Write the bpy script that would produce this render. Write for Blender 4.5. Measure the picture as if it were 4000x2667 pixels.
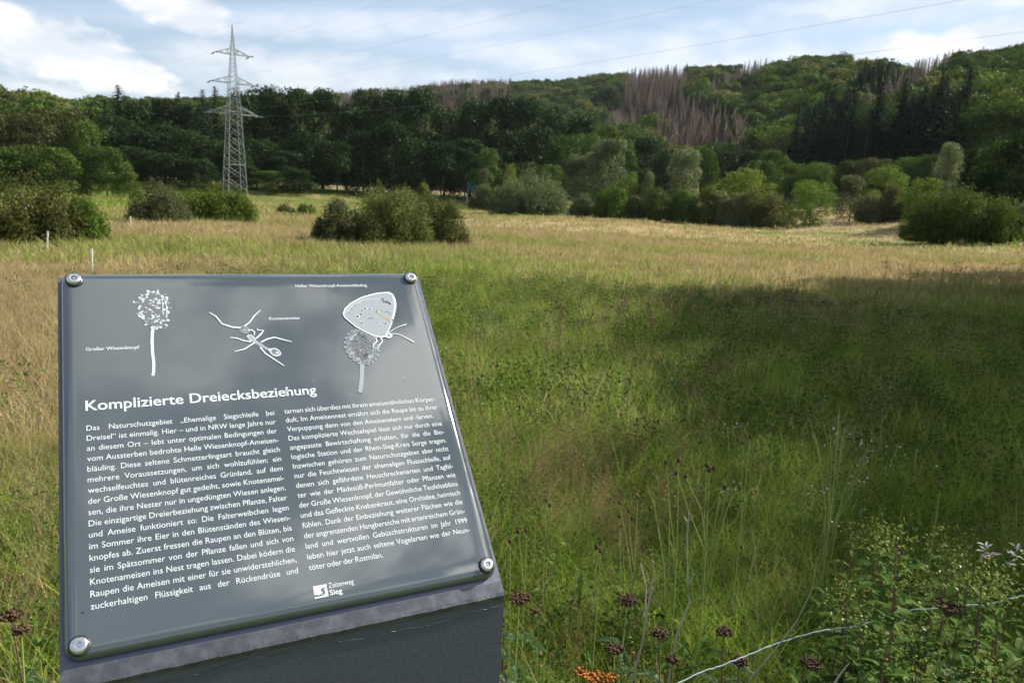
import bpy, bmesh, math, random
import numpy as np
from mathutils import Vector, Matrix, Euler

for o in list(bpy.data.objects):
    bpy.data.objects.remove(o)
scene = bpy.context.scene
COL = scene.collection
R = math.radians

# ------------------------------------------------------------------ camera
CZ = 1.55                                   # eye height over the ground at the sign
F, CX, CY = 3000.0, 2000.0, 1333.5          # focal length / centre of the 4000 px frame
# world axes (right, forward, up) written in camera axes (x right, y down, z ahead)
H_ROW = 735.0
PR1 = np.array([0.8894, -0.0430, 0.4550])   # horizontal edge of the sign, seen from the camera
UPc = np.cross(PR1, np.array([0, (H_ROW - CY) / F, 1.0])); UPc /= np.linalg.norm(UPc)
if UPc[1] > 0: UPc = -UPc
FWc = np.array([0, 0, 1.0]) - UPc * UPc[2]; FWc /= np.linalg.norm(FWc)
RTc = np.cross(FWc, UPc)
C2W = np.stack([RTc, FWc, UPc])             # camera vector -> world vector
cam_d = bpy.data.cameras.new("camera")
cam = bpy.data.objects.new("camera", cam_d)
COL.objects.link(cam)
cam_d.sensor_width = 36.0
cam_d.lens = 27.0
cam_d.clip_start = 0.05
cam_d.clip_end = 6000.0
cam_d.dof.use_dof = True
cam_d.dof.focus_distance = 1.12
cam_d.dof.aperture_fstop = 13.0
_m = Matrix.Identity(4)
for i in range(3):
    _m[i][0], _m[i][1], _m[i][2] = C2W[i][0], -C2W[i][1], -C2W[i][2]
_m[0][3], _m[1][3], _m[2][3] = 0.0, 0.0, CZ
cam.matrix_world = _m
scene.camera = cam

# ------------------------------------------------------------------ sun, sky, exposure
SUN_AZ, SUN_EL = R(65.0), R(36.0)           # to the right of the view and ahead
SUN_DIR = Vector((math.sin(SUN_AZ) * math.cos(SUN_EL), math.cos(SUN_AZ) * math.cos(SUN_EL), math.sin(SUN_EL)))
sun_d = bpy.data.lights.new("sun", 'SUN')
sun_d.energy = 5.0
sun_d.angle = R(0.5)
sun_d.color = (1.0, 0.94, 0.84)
sun = bpy.data.objects.new("sun", sun_d)
COL.objects.link(sun)
sun.rotation_euler = SUN_DIR.to_track_quat('Z', 'Y').to_euler()
sun.location = (40, 20, 60)
scene.view_settings.view_transform = 'Standard'
scene.view_settings.look = 'None'
scene.view_settings.gamma = 1.0
scene.view_settings.exposure = 1.03


class NT:
    """small helper to write node trees"""
    def __init__(self, tree):
        self.t = tree
    def n(self, kind, **kw):
        nd = self.t.nodes.new(kind)
        for k, v in kw.items():
            setattr(nd, k, v)
        return nd
    def l(self, a, b):
        self.t.links.new(a, b)
    def put(self, sock, v):
        if isinstance(v, bpy.types.NodeSocket):
            self.l(v, sock)
        else:
            sock.default_value = v
    def m(self, op, a, b=0.0, c=0.0, clamp=False):
        nd = self.n('ShaderNodeMath', operation=op, use_clamp=clamp)
        self.put(nd.inputs[0], a); self.put(nd.inputs[1], b); self.put(nd.inputs[2], c)
        return nd.outputs[0]
    def noise(self, vec, scale, detail=4.0, rough=0.55, dist=0.0):
        nd = self.n('ShaderNodeTexNoise')
        if vec is not None: self.l(vec, nd.inputs['Vector'])
        nd.inputs['Scale'].default_value = scale
        nd.inputs['Detail'].default_value = detail
        nd.inputs['Roughness'].default_value = rough
        nd.inputs['Distortion'].default_value = dist
        return nd.outputs['Fac']
    def ramp(self, fac, lo, hi):
        nd = self.n('ShaderNodeMapRange', interpolation_type='SMOOTHSTEP')
        self.put(nd.inputs[0], fac)
        self.put(nd.inputs[1], lo); self.put(nd.inputs[2], hi)
        return nd.outputs[0]
    def mix(self, fac, a, b):
        nd = self.n('ShaderNodeMix', data_type='RGBA')
        self.put(nd.inputs[0], fac)
        for s, v in ((nd.inputs[6], a), (nd.inputs[7], b)):
            self.put(s, v if isinstance(v, bpy.types.NodeSocket) else (*v, 1.0))
        return nd.outputs[2]


def px_dir(x, y):
    """direction of a pixel of the 2352 x 1568 view of the photo, as azimuth/elevation in radians"""
    s = 4000 / 2352.0
    d = C2W @ np.array([(x * s - CX) / F, (y * s - CY) / F, 1.0])
    d /= np.linalg.norm(d)
    return math.atan2(d[0], d[1]), math.asin(d[2]), d


world = bpy.data.worlds.new("World")
scene.world = world
world.use_nodes = True
wt = world.node_tree
wt.nodes.clear()
W = NT(wt)
w_out = W.n('ShaderNodeOutputWorld')
w_bg = W.n('ShaderNodeBackground')
w_bg.inputs['Strength'].default_value = 0.064
W.l(w_bg.outputs[0], w_out.inputs[0])
w_sky = W.n('ShaderNodeTexSky', sky_type='NISHITA')
w_sky.sun_disc = False
w_sky.sun_elevation = SUN_EL
w_sky.sun_rotation = SUN_AZ
w_sky.air_density = 1.0
w_sky.dust_density = 0.8
w_sky.ozone_density = 1.2
w_tc = W.n('ShaderNodeTexCoord')
w_sep = W.n('ShaderNodeSeparateXYZ')
W.l(w_tc.outputs['Generated'], w_sep.inputs[0])
dx, dy, dz = w_sep.outputs
az = W.m('ARCTAN2', dx, dy)
el = W.m('ARCSINE', dz)
den = W.m('ADD', W.m('MAXIMUM', dz, 0.0), 0.09)
w_cmb = W.n('ShaderNodeCombineXYZ')
W.l(W.m('DIVIDE', dx, den), w_cmb.inputs[0])
W.l(W.m('DIVIDE', dy, den), w_cmb.inputs[1])
plane = w_cmb.outputs[0]
# veil of thin high cloud
w_map = W.n('ShaderNodeMapping')
W.l(plane, w_map.inputs[0])
w_map.inputs['Rotation'].default_value = (0, 0, R(25))
w_map.inputs['Scale'].default_value = (0.22, 0.75, 1.0)
veil = W.noise(w_map.outputs[0], 1.4, 6.0, 0.55, 0.4)
veil = W.ramp(veil, 0.36, 0.68)
puff = W.noise(plane, 3.2, 8.0, 0.55, 0.25)
overhead = W.m('MULTIPLY', W.ramp(puff, 0.47, 0.60), W.ramp(dz, 0.45, 0.62))
# cumulus banks, each an ellipse of the sky with a ragged outline
w_dirn = W.n('ShaderNodeMapping')
W.l(w_tc.outputs['Generated'], w_dirn.inputs[0])
w_dirn.inputs['Scale'].default_value = (1.0, 1.0, 1.7)
rag = W.noise(w_dirn.outputs[0], 13.0, 8.0, 0.58, 0.15)
rag2 = W.noise(w_dirn.outputs[0], 38.0, 5.0, 0.55)
ragged = W.m('ADD', W.m('MULTIPLY', W.m('SUBTRACT', rag, 0.5), 2.6), W.m('MULTIPLY', W.m('SUBTRACT', rag2, 0.5), 0.7))
CUM = [  # x, y, half width, half height (2352 view), tilt, weight
    (60, 95, 190, 62, 0.22, 1.0), (215, 135, 165, 42, 0.30, 1.0), (320, 165, 70, 26, 0.20, 1.0),
    (410, 22, 130, 42, 0.25, 1.0), (490, 130, 130, 40, 0.05, 0.55), (2045, 120, 95, 40, 0.0, 0.9),
    (2290, 90, 110, 40, -0.1, 0.9), (2130, 160, 90, 25, -0.1, 0.9), (760, 175, 330, 45, 0.0, 0.5),
    (1500, 130, 420, 45, 0.02, 0.45), (900, 60, 500, 30, -0.04, 0.35), (40, 205, 120, 22, 0.1, 0.5), (2100, 10, 420, 40, -0.05, 0.5)]
cum = None
for (x, y, hw, hh, tl, wgt) in CUM:
    a0, e0, _ = px_dir(x, y)
    k = math.atan(1 / 1764.0)
    da = W.m('SUBTRACT', az, a0); de = W.m('SUBTRACT', el, e0)
    u = W.m('ADD', W.m('MULTIPLY', da, math.cos(tl - 0.05)), W.m('MULTIPLY', de, -math.sin(tl - 0.05)))
    v = W.m('ADD', W.m('MULTIPLY', da, math.sin(tl - 0.05)), W.m('MULTIPLY', de, math.cos(tl - 0.05)))
    q = W.m('ADD', W.m('POWER', W.m('ABSOLUTE', W.m('MULTIPLY', u, 1 / (hw * k))), 2.0),
            W.m('POWER', W.m('ABSOLUTE', W.m('MULTIPLY', v, 1 / (hh * k))), 2.0))
    soft = 0.65 if wgt >= 0.9 else 1.2
    f = W.m('MULTIPLY', W.ramp(W.m('ADD', W.m('SUBTRACT', 1.0, q), ragged), -soft * 0.4, soft), wgt)
    cum = f if cum is None else W.m('MAXIMUM', cum, f)
low = W.ramp(el, R(16), R(3))
haze_f = W.m('ADD', W.m('MULTIPLY', low, 0.24), 0.06)
thin = W.m('ADD', W.m('MULTIPLY', veil, 0.62), haze_f, clamp=True)
c1 = W.mix(thin, w_sky.outputs[0], (5.2, 6.2, 7.7))
bright = W.noise(w_dirn.outputs[0], 13.0, 6.0, 0.5)
cum_col = W.mix(W.ramp(bright, 0.38, 0.6), (6.3, 6.8, 7.5), (9.0, 8.9, 8.8))
c2 = W.mix(cum, c1, cum_col)
w_dot = W.n('ShaderNodeVectorMath', operation='DOT_PRODUCT')
W.l(w_tc.outputs['Generated'], w_dot.inputs[0]); w_dot.inputs[1].default_value = SUN_DIR
near_sun = W.ramp(w_dot.outputs['Value'], 0.45, 0.95)
c3 = W.mix(overhead, c2, W.mix(near_sun, (8.0, 8.3, 8.8), (24.0, 23.7, 23.0)))
W.l(c3, w_bg.inputs[0])

# ------------------------------------------------------------------ helpers
rng = np.random.default_rng(7)


def tag(o, label=None, cat=None, group=None, kind=None):
    if label: o['label'] = label
    if cat: o['category'] = cat
    if group: o['group'] = group
    if kind: o['kind'] = kind
    return o


def np_mesh(name, V, Q, mats, midx=None, smooth=False):
    V = np.asarray(V, np.float32).reshape(-1, 3)
    me = bpy.data.meshes.new(name)
    if isinstance(Q, np.ndarray):
        nf, k = Q.shape
        me.vertices.add(len(V)); me.vertices.foreach_set('co', V.ravel())
        me.loops.add(nf * k); me.loops.foreach_set('vertex_index', Q.astype(np.int32).ravel())
        me.polygons.add(nf)
        me.polygons.foreach_set('loop_start', np.arange(0, nf * k, k, dtype=np.int32))
    else:
        me.from_pydata(V.tolist(), [], Q)
        nf = len(Q)
    if not isinstance(mats, (list, tuple)): mats = [mats]
    for m in mats: me.materials.append(m)
    if midx is not None:
        me.polygons.foreach_set('material_index', np.asarray(midx, np.int32))
    if smooth:
        me.polygons.foreach_set('use_smooth', np.ones(nf, bool))
    me.update(calc_edges=True)
    return me


def obj(name, me, parent=None):
    o = bpy.data.objects.new(name, me)
    COL.objects.link(o)
    if parent is not None: o.parent = parent
    return o


def empty(name, loc=(0, 0, 0), rz=0.0):
    o = bpy.data.objects.new(name, None)
    o.empty_display_size = 0.2
    COL.objects.link(o)
    o.location = loc
    o.rotation_euler = (0, 0, rz)
    return o


def copy_tree(o, parent=None):
    c = o.copy(); COL.objects.link(c)
    if parent is not None: c.parent = parent
    for ch in list(o.children):
        copy_tree(ch, c)
    return c


class MB:
    """collects quads/polys into one mesh"""
    def __init__(self): self.V = []; self.F = []
    def add(self, V, Fc):
        b = len(self.V); self.V += [tuple(v) for v in V]; self.F += [tuple(i + b for i in f) for f in Fc]
    def tube(self, pts, rad, n=6, cap=True):
        pts = [Vector(p) for p in pts]
        if not isinstance(rad, (list, tuple)): rad = [rad] * len(pts)
        V = []; Fc = []
        for i, p in enumerate(pts):
            d = (pts[min(i + 1, len(pts) - 1)] - pts[max(i - 1, 0)]).normalized()
            a = d.cross(Vector((0, 0, 1)))
            if a.length < 1e-3: a = d.cross(Vector((0, 1, 0)))
            a.normalize(); b = d.cross(a)
            for k in range(n):
                t = 2 * math.pi * k / n
                V.append(p + (a * math.cos(t) + b * math.sin(t)) * rad[i])
        for i in range(len(pts) - 1):
            for k in range(n):
                Fc.append((i * n + k, i * n + (k + 1) % n, (i + 1) * n + (k + 1) % n, (i + 1) * n + k))
        if cap:
            Fc.append(tuple(range(n - 1, -1, -1))); Fc.append(tuple((len(pts) - 1) * n + k for k in range(n)))
        self.add(V, Fc)
    def box(self, c, s, M=None):
        V = []
        for x in (-.5, .5):
            for y in (-.5, .5):
                for z in (-.5, .5):
                    v = Vector((c[0] + x * s[0], c[1] + y * s[1], c[2] + z * s[2]))
                    V.append(M @ v if M is not None else v)
        self.add(V, [(0, 1, 3, 2), (4, 6, 7, 5), (0, 4, 5, 1), (2, 3, 7, 6), (0, 2, 6, 4), (1, 5, 7, 3)])
    def ball(self, c, r, nu=8, nv=5, sz=1.0):
        V = [(c[0], c[1], c[2] - r * sz)]
        for j in range(1, nv):
            t = math.pi * j / nv
            for i in range(nu):
                p = 2 * math.pi * i / nu
                V.append((c[0] + r * math.sin(t) * math.cos(p), c[1] + r * math.sin(t) * math.sin(p), c[2] - r * sz * math.cos(t)))
        V.append((c[0], c[1], c[2] + r * sz))
        Fc = [(0, 1 + (i + 1) % nu, 1 + i) for i in range(nu)]
        for j in range(nv - 2):
            for i in range(nu):
                Fc.append((1 + j * nu + i, 1 + j * nu + (i + 1) % nu, 1 + (j + 1) * nu + (i + 1) % nu, 1 + (j + 1) * nu + i))
        t = len(V) - 1; b = 1 + (nv - 2) * nu
        Fc += [(b + i, b + (i + 1) % nu, t) for i in range(nu)]
        self.add(V, Fc)
    def mesh(self, name, mat, smooth=False):
        return np_mesh(name, np.array(self.V), self.F, mat, None, smooth)
    def obj(self, name, mat, parent=None, smooth=False):
        return obj(name, self.mesh(name, mat, smooth), parent)


# ------------------------------------------------------------------ materials
def new_mat(name):
    m = bpy.data.materials.new(name); m.use_nodes = True
    m.node_tree.nodes.clear()
    t = NT(m.node_tree)
    out = t.n('ShaderNodeOutputMaterial')
    return m, t, out


def principled(t, out, col, rough=0.5, metal=0.0, spec=0.5):
    b = t.n('ShaderNodeBsdfPrincipled')
    t.put(b.inputs['Base Color'], col if isinstance(col, bpy.types.NodeSocket) else (*col, 1.0))
    t.put(b.inputs['Roughness'], rough)
    b.inputs['Metallic'].default_value = metal
    b.inputs['Specular IOR Level'].default_value = spec
    t.l(b.outputs[0], out.inputs[0])
    return b


def leaf_mat(name, ca, cb, trans=0.35, gloss=0.012, alt=None, altf=0.0):
    """foliage: colour wanders per leaf and per plant; light passes through the leaves"""
    m, t, out = new_mat(name)
    geo = t.n('ShaderNodeNewGeometry')
    oi = t.n('ShaderNodeObjectInfo')
    col = t.mix(geo.outputs['Random Per Island'], ca, cb)
    if alt is not None:
        col = t.mix(t.m('MULTIPLY', t.ramp(t.m('FRACT', t.m('MULTIPLY', geo.outputs['Random Per Island'], 17.3)), 1 - altf, 1 - altf + 0.05), 1.0), col, alt)
    hsv = t.n('ShaderNodeHueSaturation')
    t.l(col, hsv.inputs['Color'])
    t.l(t.m('ADD', t.m('MULTIPLY', oi.outputs['Random'], 0.035), 0.483), hsv.inputs['Hue'])
    t.l(t.m('ADD', t.m('MULTIPLY', t.m('FRACT', t.m('MULTIPLY', oi.outputs['Random'], 7.7)), 0.5), 0.75), hsv.inputs['Value'])
    hsv.inputs['Saturation'].default_value = 1.0
    dif = t.n('ShaderNodeBsdfDiffuse'); tra = t.n('ShaderNodeBsdfTranslucent'); glo = t.n('ShaderNodeBsdfGlossy')
    glo.inputs['Roughness'].default_value = 0.45
    t.l(hsv.outputs[0], dif.inputs[0]); t.l(hsv.outputs[0], tra.inputs[0])
    mx = t.n('ShaderNodeMixShader'); mx.inputs[0].default_value = trans
    t.l(dif.outputs[0], mx.inputs[1]); t.l(tra.outputs[0], mx.inputs[2])
    mx2 = t.n('ShaderNodeMixShader'); mx2.inputs[0].default_value = gloss
    glo.inputs[0].default_value = (0.6, 0.65, 0.6, 1)
    t.l(mx.outputs[0], mx2.inputs[1]); t.l(glo.outputs[0], mx2.inputs[2])
    t.l(mx2.outputs[0], out.inputs[0])
    return m


def grass_mat(name, green_a, green_b, straw_a, straw_b, trans=0.4, bias=0.0):
    """blades: the patch they stand in and their own age decide green or straw"""
    m, t, out = new_mat(name)
    geo = t.n('ShaderNodeNewGeometry')
    oi = t.n('ShaderNodeObjectInfo')
    at = t.n('ShaderNodeAttribute', attribute_type='INSTANCER', attribute_name='straw')
    isl = geo.outputs['Random Per Island']
    g = t.mix(t.m('FRACT', t.m('MULTIPLY', isl, 5.1)), green_a, green_b)
    s = t.mix(t.m('FRACT', t.m('MULTIPLY', isl, 9.7)), straw_a, straw_b)
    thr = t.m('ADD', at.outputs['Fac'], bias)
    f = t.ramp(isl, t.m('ADD', thr, 0.06), t.m('SUBTRACT', thr, 0.06))
    col = t.mix(f, g, s)
    hsv = t.n('ShaderNodeHueSaturation')
    t.l(col, hsv.inputs['Color'])
    t.l(t.m('ADD', t.m('MULTIPLY', oi.outputs['Random'], 0.45), 0.78), hsv.inputs['Value'])
    dif = t.n('ShaderNodeBsdfDiffuse'); tra = t.n('ShaderNodeBsdfTranslucent')
    t.l(hsv.outputs[0], dif.inputs[0]); t.l(hsv.outputs[0], tra.inputs[0])
    mx = t.n('ShaderNodeMixShader'); mx.inputs[0].default_value = trans
    t.l(dif.outputs[0], mx.inputs[1]); t.l(tra.outputs[0], mx.inputs[2])
    t.l(mx.outputs[0], out.inputs[0])
    return m


def bark_mat(name, ca, cb):
    m, t, out = new_mat(name)
    tc = t.n('ShaderNodeTexCoord')
    col = t.mix(t.noise(tc.outputs['Object'], 9.0, 5.0), ca, cb)
    principled(t, out, col, 0.9, 0.0, 0.2)
    return m


def plain_mat(name, ca, cb, rough=0.6, metal=0.0, spec=0.5, scale=20.0, bump=0.0):
    m, t, out = new_mat(name)
    tc = t.n('ShaderNodeTexCoord')
    nz = t.noise(tc.outputs['Object'], scale, 5.0)
    b = principled(t, out, t.mix(nz, ca, cb), rough, metal, spec)
    if bump:
        bp = t.n('ShaderNodeBump'); bp.inputs['Strength'].default_value = bump
        bp.inputs['Distance'].default_value = 0.002
        t.l(nz, bp.inputs['Height']); t.l(bp.outputs[0], b.inputs['Normal'])
    return m


M = {}
M['leaf_dark'] = leaf_mat('leaf_dark', (0.013, 0.030, 0.007), (0.029, 0.052, 0.011), 0.18)  # leaf colour darkened to stand in for the shade in the crowns
M['leaf_oak'] = leaf_mat('leaf_oak', (0.036, 0.072, 0.012), (0.082, 0.125, 0.020), 0.3)
M['leaf_olive'] = leaf_mat('leaf_olive', (0.072, 0.088, 0.022), (0.130, 0.140, 0.038), 0.5)
M['leaf_brown'] = leaf_mat('leaf_brown', (0.040, 0.048, 0.014), (0.072, 0.078, 0.022), 0.3)
M['leaf_fresh'] = leaf_mat('leaf_fresh', (0.055, 0.105, 0.013), (0.115, 0.170, 0.024), 0.38)
M['leaf_willow'] = leaf_mat('leaf_willow', (0.078, 0.096, 0.036), (0.130, 0.148, 0.058), 0.48)
M['leaf_mid'] = leaf_mat('leaf_mid', (0.052, 0.085, 0.014), (0.110, 0.145, 0.024), 0.4)
M['leaf_pale'] = leaf_mat('leaf_pale', (0.10, 0.13, 0.055), (0.165, 0.19, 0.085), 0.35)
M['leaf_yellow'] = leaf_mat('leaf_yellow', (0.095, 0.135, 0.016), (0.17, 0.20, 0.03), 0.4)
M['leaf_spruce'] = leaf_mat('leaf_spruce', (0.014, 0.028, 0.012), (0.026, 0.046, 0.018), 0.1)
M['leaf_dead'] = leaf_mat('leaf_dead', (0.120, 0.086, 0.062), (0.20, 0.148, 0.108), 0.12, 0.02)
M['leaf_herb'] = leaf_mat('leaf_herb', (0.030, 0.066, 0.012), (0.080, 0.130, 0.026), 0.35, 0.006)
M['leaf_tansy'] = leaf_mat('leaf_tansy', (0.028, 0.06, 0.022), (0.05, 0.09, 0.03), 0.3, 0.02)
M['herb_top'] = leaf_mat('herb_top', (0.12, 0.165, 0.025), (0.20, 0.22, 0.05), 0.3, 0.03)
M['seed_brown'] = leaf_mat('seed_brown', (0.036, 0.021, 0.012), (0.080, 0.046, 0.026), 0.05, 0.02)
M['seed_burnet'] = leaf_mat('seed_burnet', (0.060, 0.034, 0.022), (0.11, 0.064, 0.042), 0.05, 0.02)
M['flower_orange'] = leaf_mat('flower_orange', (0.42, 0.17, 0.012), (0.16, 0.06, 0.015), 0.1, 0.02)
M['flower_white'] = leaf_mat('flower_white', (0.5, 0.5, 0.47), (0.36, 0.33, 0.38), 0.25, 0.02)
M['dead_leaf'] = leaf_mat('dead_leaf', (0.22, 0.225, 0.22), (0.19, 0.15, 0.11), 0.25, 0.04)
M['grass'] = grass_mat('grass', (0.095, 0.158, 0.015), (0.245, 0.325, 0.056), (0.25, 0.19, 0.095), (0.50, 0.39, 0.22), 0.42, -0.03)
M['grass_seed'] = grass_mat('grass_seed', (0.17, 0.10, 0.055), (0.25, 0.165, 0.09), (0.33, 0.24, 0.14), (0.44, 0.33, 0.20), 0.3)
M['bark'] = bark_mat('bark', (0.06, 0.048, 0.036), (0.13, 0.11, 0.085))
M['bark_dead'] = bark_mat('bark_dead', (0.16, 0.13, 0.11), (0.26, 0.22, 0.19))
M['stem_green'] = plain_mat('stem_green', (0.17, 0.23, 0.05), (0.26, 0.30, 0.09), 0.6, scale=6)
M['stem_brown'] = plain_mat('stem_brown', (0.10, 0.06, 0.035), (0.17, 0.10, 0.05), 0.7, scale=8)
M['stem_dry'] = plain_mat('stem_dry', (0.30, 0.25, 0.19), (0.46, 0.41, 0.34), 0.7, scale=12)
M['galv'] = plain_mat('galv', (0.18, 0.20, 0.19), (0.28, 0.30, 0.28), 0.55, 0.35, scale=0.8)
M['insul'] = plain_mat('insul', (0.10, 0.12, 0.28), (0.16, 0.18, 0.36), 0.3, scale=3)
M['cable'] = plain_mat('cable', (0.24, 0.25, 0.28), (0.32, 0.33, 0.36), 0.5, 0.2, scale=1)
M['rope'] = plain_mat('rope', (0.22, 0.29, 0.32), (0.36, 0.43, 0.46), 0.5, scale=60)
M['post_white'] = plain_mat('post_white', (0.52, 0.55, 0.50), (0.68, 0.70, 0.64), 0.6, scale=10)
M['hide_green'] = plain_mat('hide_green', (0.02, 0.085, 0.075), (0.035, 0.12, 0.10), 0.7, scale=4)
M['wood_grey'] = plain_mat('wood_grey', (0.20, 0.17, 0.14), (0.32, 0.28, 0.23), 0.8, scale=6)
M['steel'] = plain_mat('steel', (0.60, 0.58, 0.56), (0.74, 0.73, 0.72), 0.2, 1.0, scale=300)
M['rubber'] = plain_mat('rubber', (0.010, 0.010, 0.011), (0.018, 0.018, 0.02), 0.45, scale=100)

# ------------------------------------------------------------------ terrain
HILL = [  # x, crest row of the tree tops (2352 view), crest distance, foot distance, tree height
    (-500, 165, 300, 225, 16), (0, 186, 300, 225, 16), (100, 213, 320, 225, 16), (200, 232, 380, 225, 16), (300, 224, 620, 260, 18), (420, 225, 700, 280, 18),
    (780, 212, 760, 280, 18), (950, 200, 790, 280, 18), (1040, 187, 800, 270, 18), (1300, 182, 790, 265, 18),
    (1430, 166, 700, 250, 18), (1560, 160, 640, 240, 17), (1700, 156, 560, 225, 17), (1800, 139, 520, 205, 17),
    (1900, 135, 500, 190, 17), (2000, 142, 470, 175, 17), (2080, 165, 460, 178, 17), (2130, 156, 430, 174, 17), (2200, 130, 410, 170, 17),
    (2352, 112, 400, 165, 17), (2900, 80, 380, 150, 17)]
H_AZ = []; H_EL = []; H_DC = []; H_DF = []; H_TH = []
for (x, y, dc, df, th) in HILL:
    a, e, _ = px_dir(x, y)
    H_AZ.append(a); H_DC.append(dc); H_DF.append(df); H_EL.append(CZ + dc * math.tan(e) - th)
H_AZ = np.array(H_AZ)


def ground_z(x, y):
    x = np.asarray(x, float); y = np.asarray(y, float)
    d = np.hypot(x, y)
    b = np.clip((d - 1.0) / 1.7, 0, 1)
    z = -0.5 * b * b * (3 - 2 * b) - 1.3 * (1 - np.exp(-np.maximum(d - 2.5, 0) / 26.0))
    z = z + 0.0036 * np.maximum(x - 22.0, 0) ** 2 * np.clip((140 - np.maximum(x - 22, 0)) / 140, 0.2, 1) * (np.maximum(x - 22, 0) < 400)
    a = np.arctan2(x, y)
    lf = np.clip((0.12 - a) / 0.2, 0, 1)
    u = np.clip((d - 138) / 38, 0, 1)
    z = z - 1.1 * np.exp(-((d - 122) / 36.0) ** 2) * lf + 0.9 * u * u * (3 - 2 * u) * lf
    back = (np.abs(a) > 1.15)
    ac = np.clip(a, H_AZ[0], H_AZ[-1])
    dc = np.interp(ac, H_AZ, H_DC); df = np.interp(ac, H_AZ, H_DF); zc = np.interp(ac, H_AZ, H_EL)
    t = np.clip((d - df) / (dc - df), 0, 1.0)
    s = 0.45 * t + 0.55 * t * t * (3 - 2 * t)
    over = np.maximum(d - dc, 0)
    zb = np.minimum(z, 10.0)
    zh = zb + (zc - zb) * s - over * 0.10
    fade = np.clip((1.6 - np.abs(a)) / 0.7, 0, 1)
    zh = zb + (zh - zb) * fade
    z = np.where(d > df, zh, z)
    wob = 0.05 * np.sin(x * 0.9 + 1.3 * np.sin(y * 0.5)) * np.cos(y * 0.7) * np.clip(d / 12, 0, 1)
    wob = wob + 0.22 * np.sin(x * 0.11 + 0.8) * np.sin(y * 0.083 + 1.0) * np.clip(d / 60, 0, 1)
    return z + wob


def project(P):
    """world points -> pixels of the 2352 view (only used to choose what grows where)"""
    P = np.asarray(P, float).reshape(-1, 3) - np.array([0, 0, CZ])
    c = P @ C2W
    s = 2352 / 4000.0
    zz = np.where(c[:, 2] > 0.01, c[:, 2], 0.01)
    return (c[:, 0] / zz * F + CX) * s, (c[:, 1] / zz * F + CY) * s


def hit_ground(x, y, lift=0.0):
    """point of the terrain where the line of sight through a pixel meets it"""
    _, _, d = px_dir(x, y)
    t = np.geomspace(1.2, 600, 4000)
    P = d[None] * t[:, None]
    below = P[:, 2] + CZ < ground_z(P[:, 0], P[:, 1]) + lift
    i = int(np.argmax(below)) if below.any() else len(t) - 1
    return P[i][0], P[i][1]


def at_dist(x, y, D):
    a, e, _ = px_dir(x, y)
    return D * math.sin(a), D * math.cos(a)


def top_height(x, ytop, X, Y):
    """height over the terrain at (X, Y) that reaches the row ytop"""
    a, e, _ = px_dir(x, ytop)
    D = math.hypot(X, Y)
    return CZ + D * math.tan(e) - float(ground_z(X, Y))


def width_m(wpx, D):
    return wpx / 2352 * 4000 / F * D


# straw share of the meadow, by place
ST_ROWS = [430, 480, 520, 560, 600, 640, 700, 800, 1000, 1200, 1568]
ST_L = [.15, .30, .80, .74, .48, .84, .84, .80, .66, .46, .24]
ST_M = [.42, .44, .72, .60, .52, .24, .17, .13, .16, .20, .14]
ST_R = [.26, .74, .84, .48, .92, .86, .40, .22, .16, .12, .08]


def vnoise(x, y, seed=0):
    r = np.random.default_rng(seed)
    out = np.zeros_like(np.asarray(x, float)); amp = 1.0
    for o in range(6):
        th = r.uniform(0, 6.28); k = 2 ** (o * 0.6)
        ph = r.uniform(0, 6.28, 2)
        out = out + amp * np.sin((x * math.cos(th) + y * math.sin(th)) * k + ph[0] + 1.7 * np.sin((y * math.cos(th) - x * math.sin(th)) * k * 0.7 + ph[1]))
        amp *= 0.8
    return out / 2.6


def straw(x, y):
    x = np.asarray(x, float); y = np.asarray(y, float)
    px, py = project(np.stack([x, y, ground_z(x, y)], -1))
    front = (y > 0.5)
    py = np.where(front, py, 1568); px = np.where(front, px, np.where(x > 0, 2352, 0))
    l = np.interp(py, ST_ROWS, ST_L); m = np.interp(py, ST_ROWS, ST_M); r = np.interp(py, ST_ROWS, ST_R)
    t = np.clip((px - 100) / 900, 0, 1); u = np.clip((px - 1100) / 800, 0, 1)
    s = l * (1 - t) + m * t; s = s * (1 - u) + r * u
    d = np.hypot(x, y)
    k = np.clip(6.0 / np.maximum(d, 1), 0.12, 1.0)
    nz = vnoise(x * 0.35, y * 0.20, 3) * 0.11 * np.clip(d / 25, 0.4, 1) + vnoise(x * 2.0, y * 1.6, 5) * 0.14 * np.clip(12 / d, 0.3, 1)
    nz = nz + vnoise(x * 0.05, y * 0.28, 9) * 0.34 * np.clip((d - 18) / 20, 0, 1)
    nz = nz + vnoise(x * 0.09, y * 0.9, 29) * 0.14 * np.clip((d - 14) / 14, 0, 1)
    return np.clip(s + nz, 0.0, 1.0)


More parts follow.
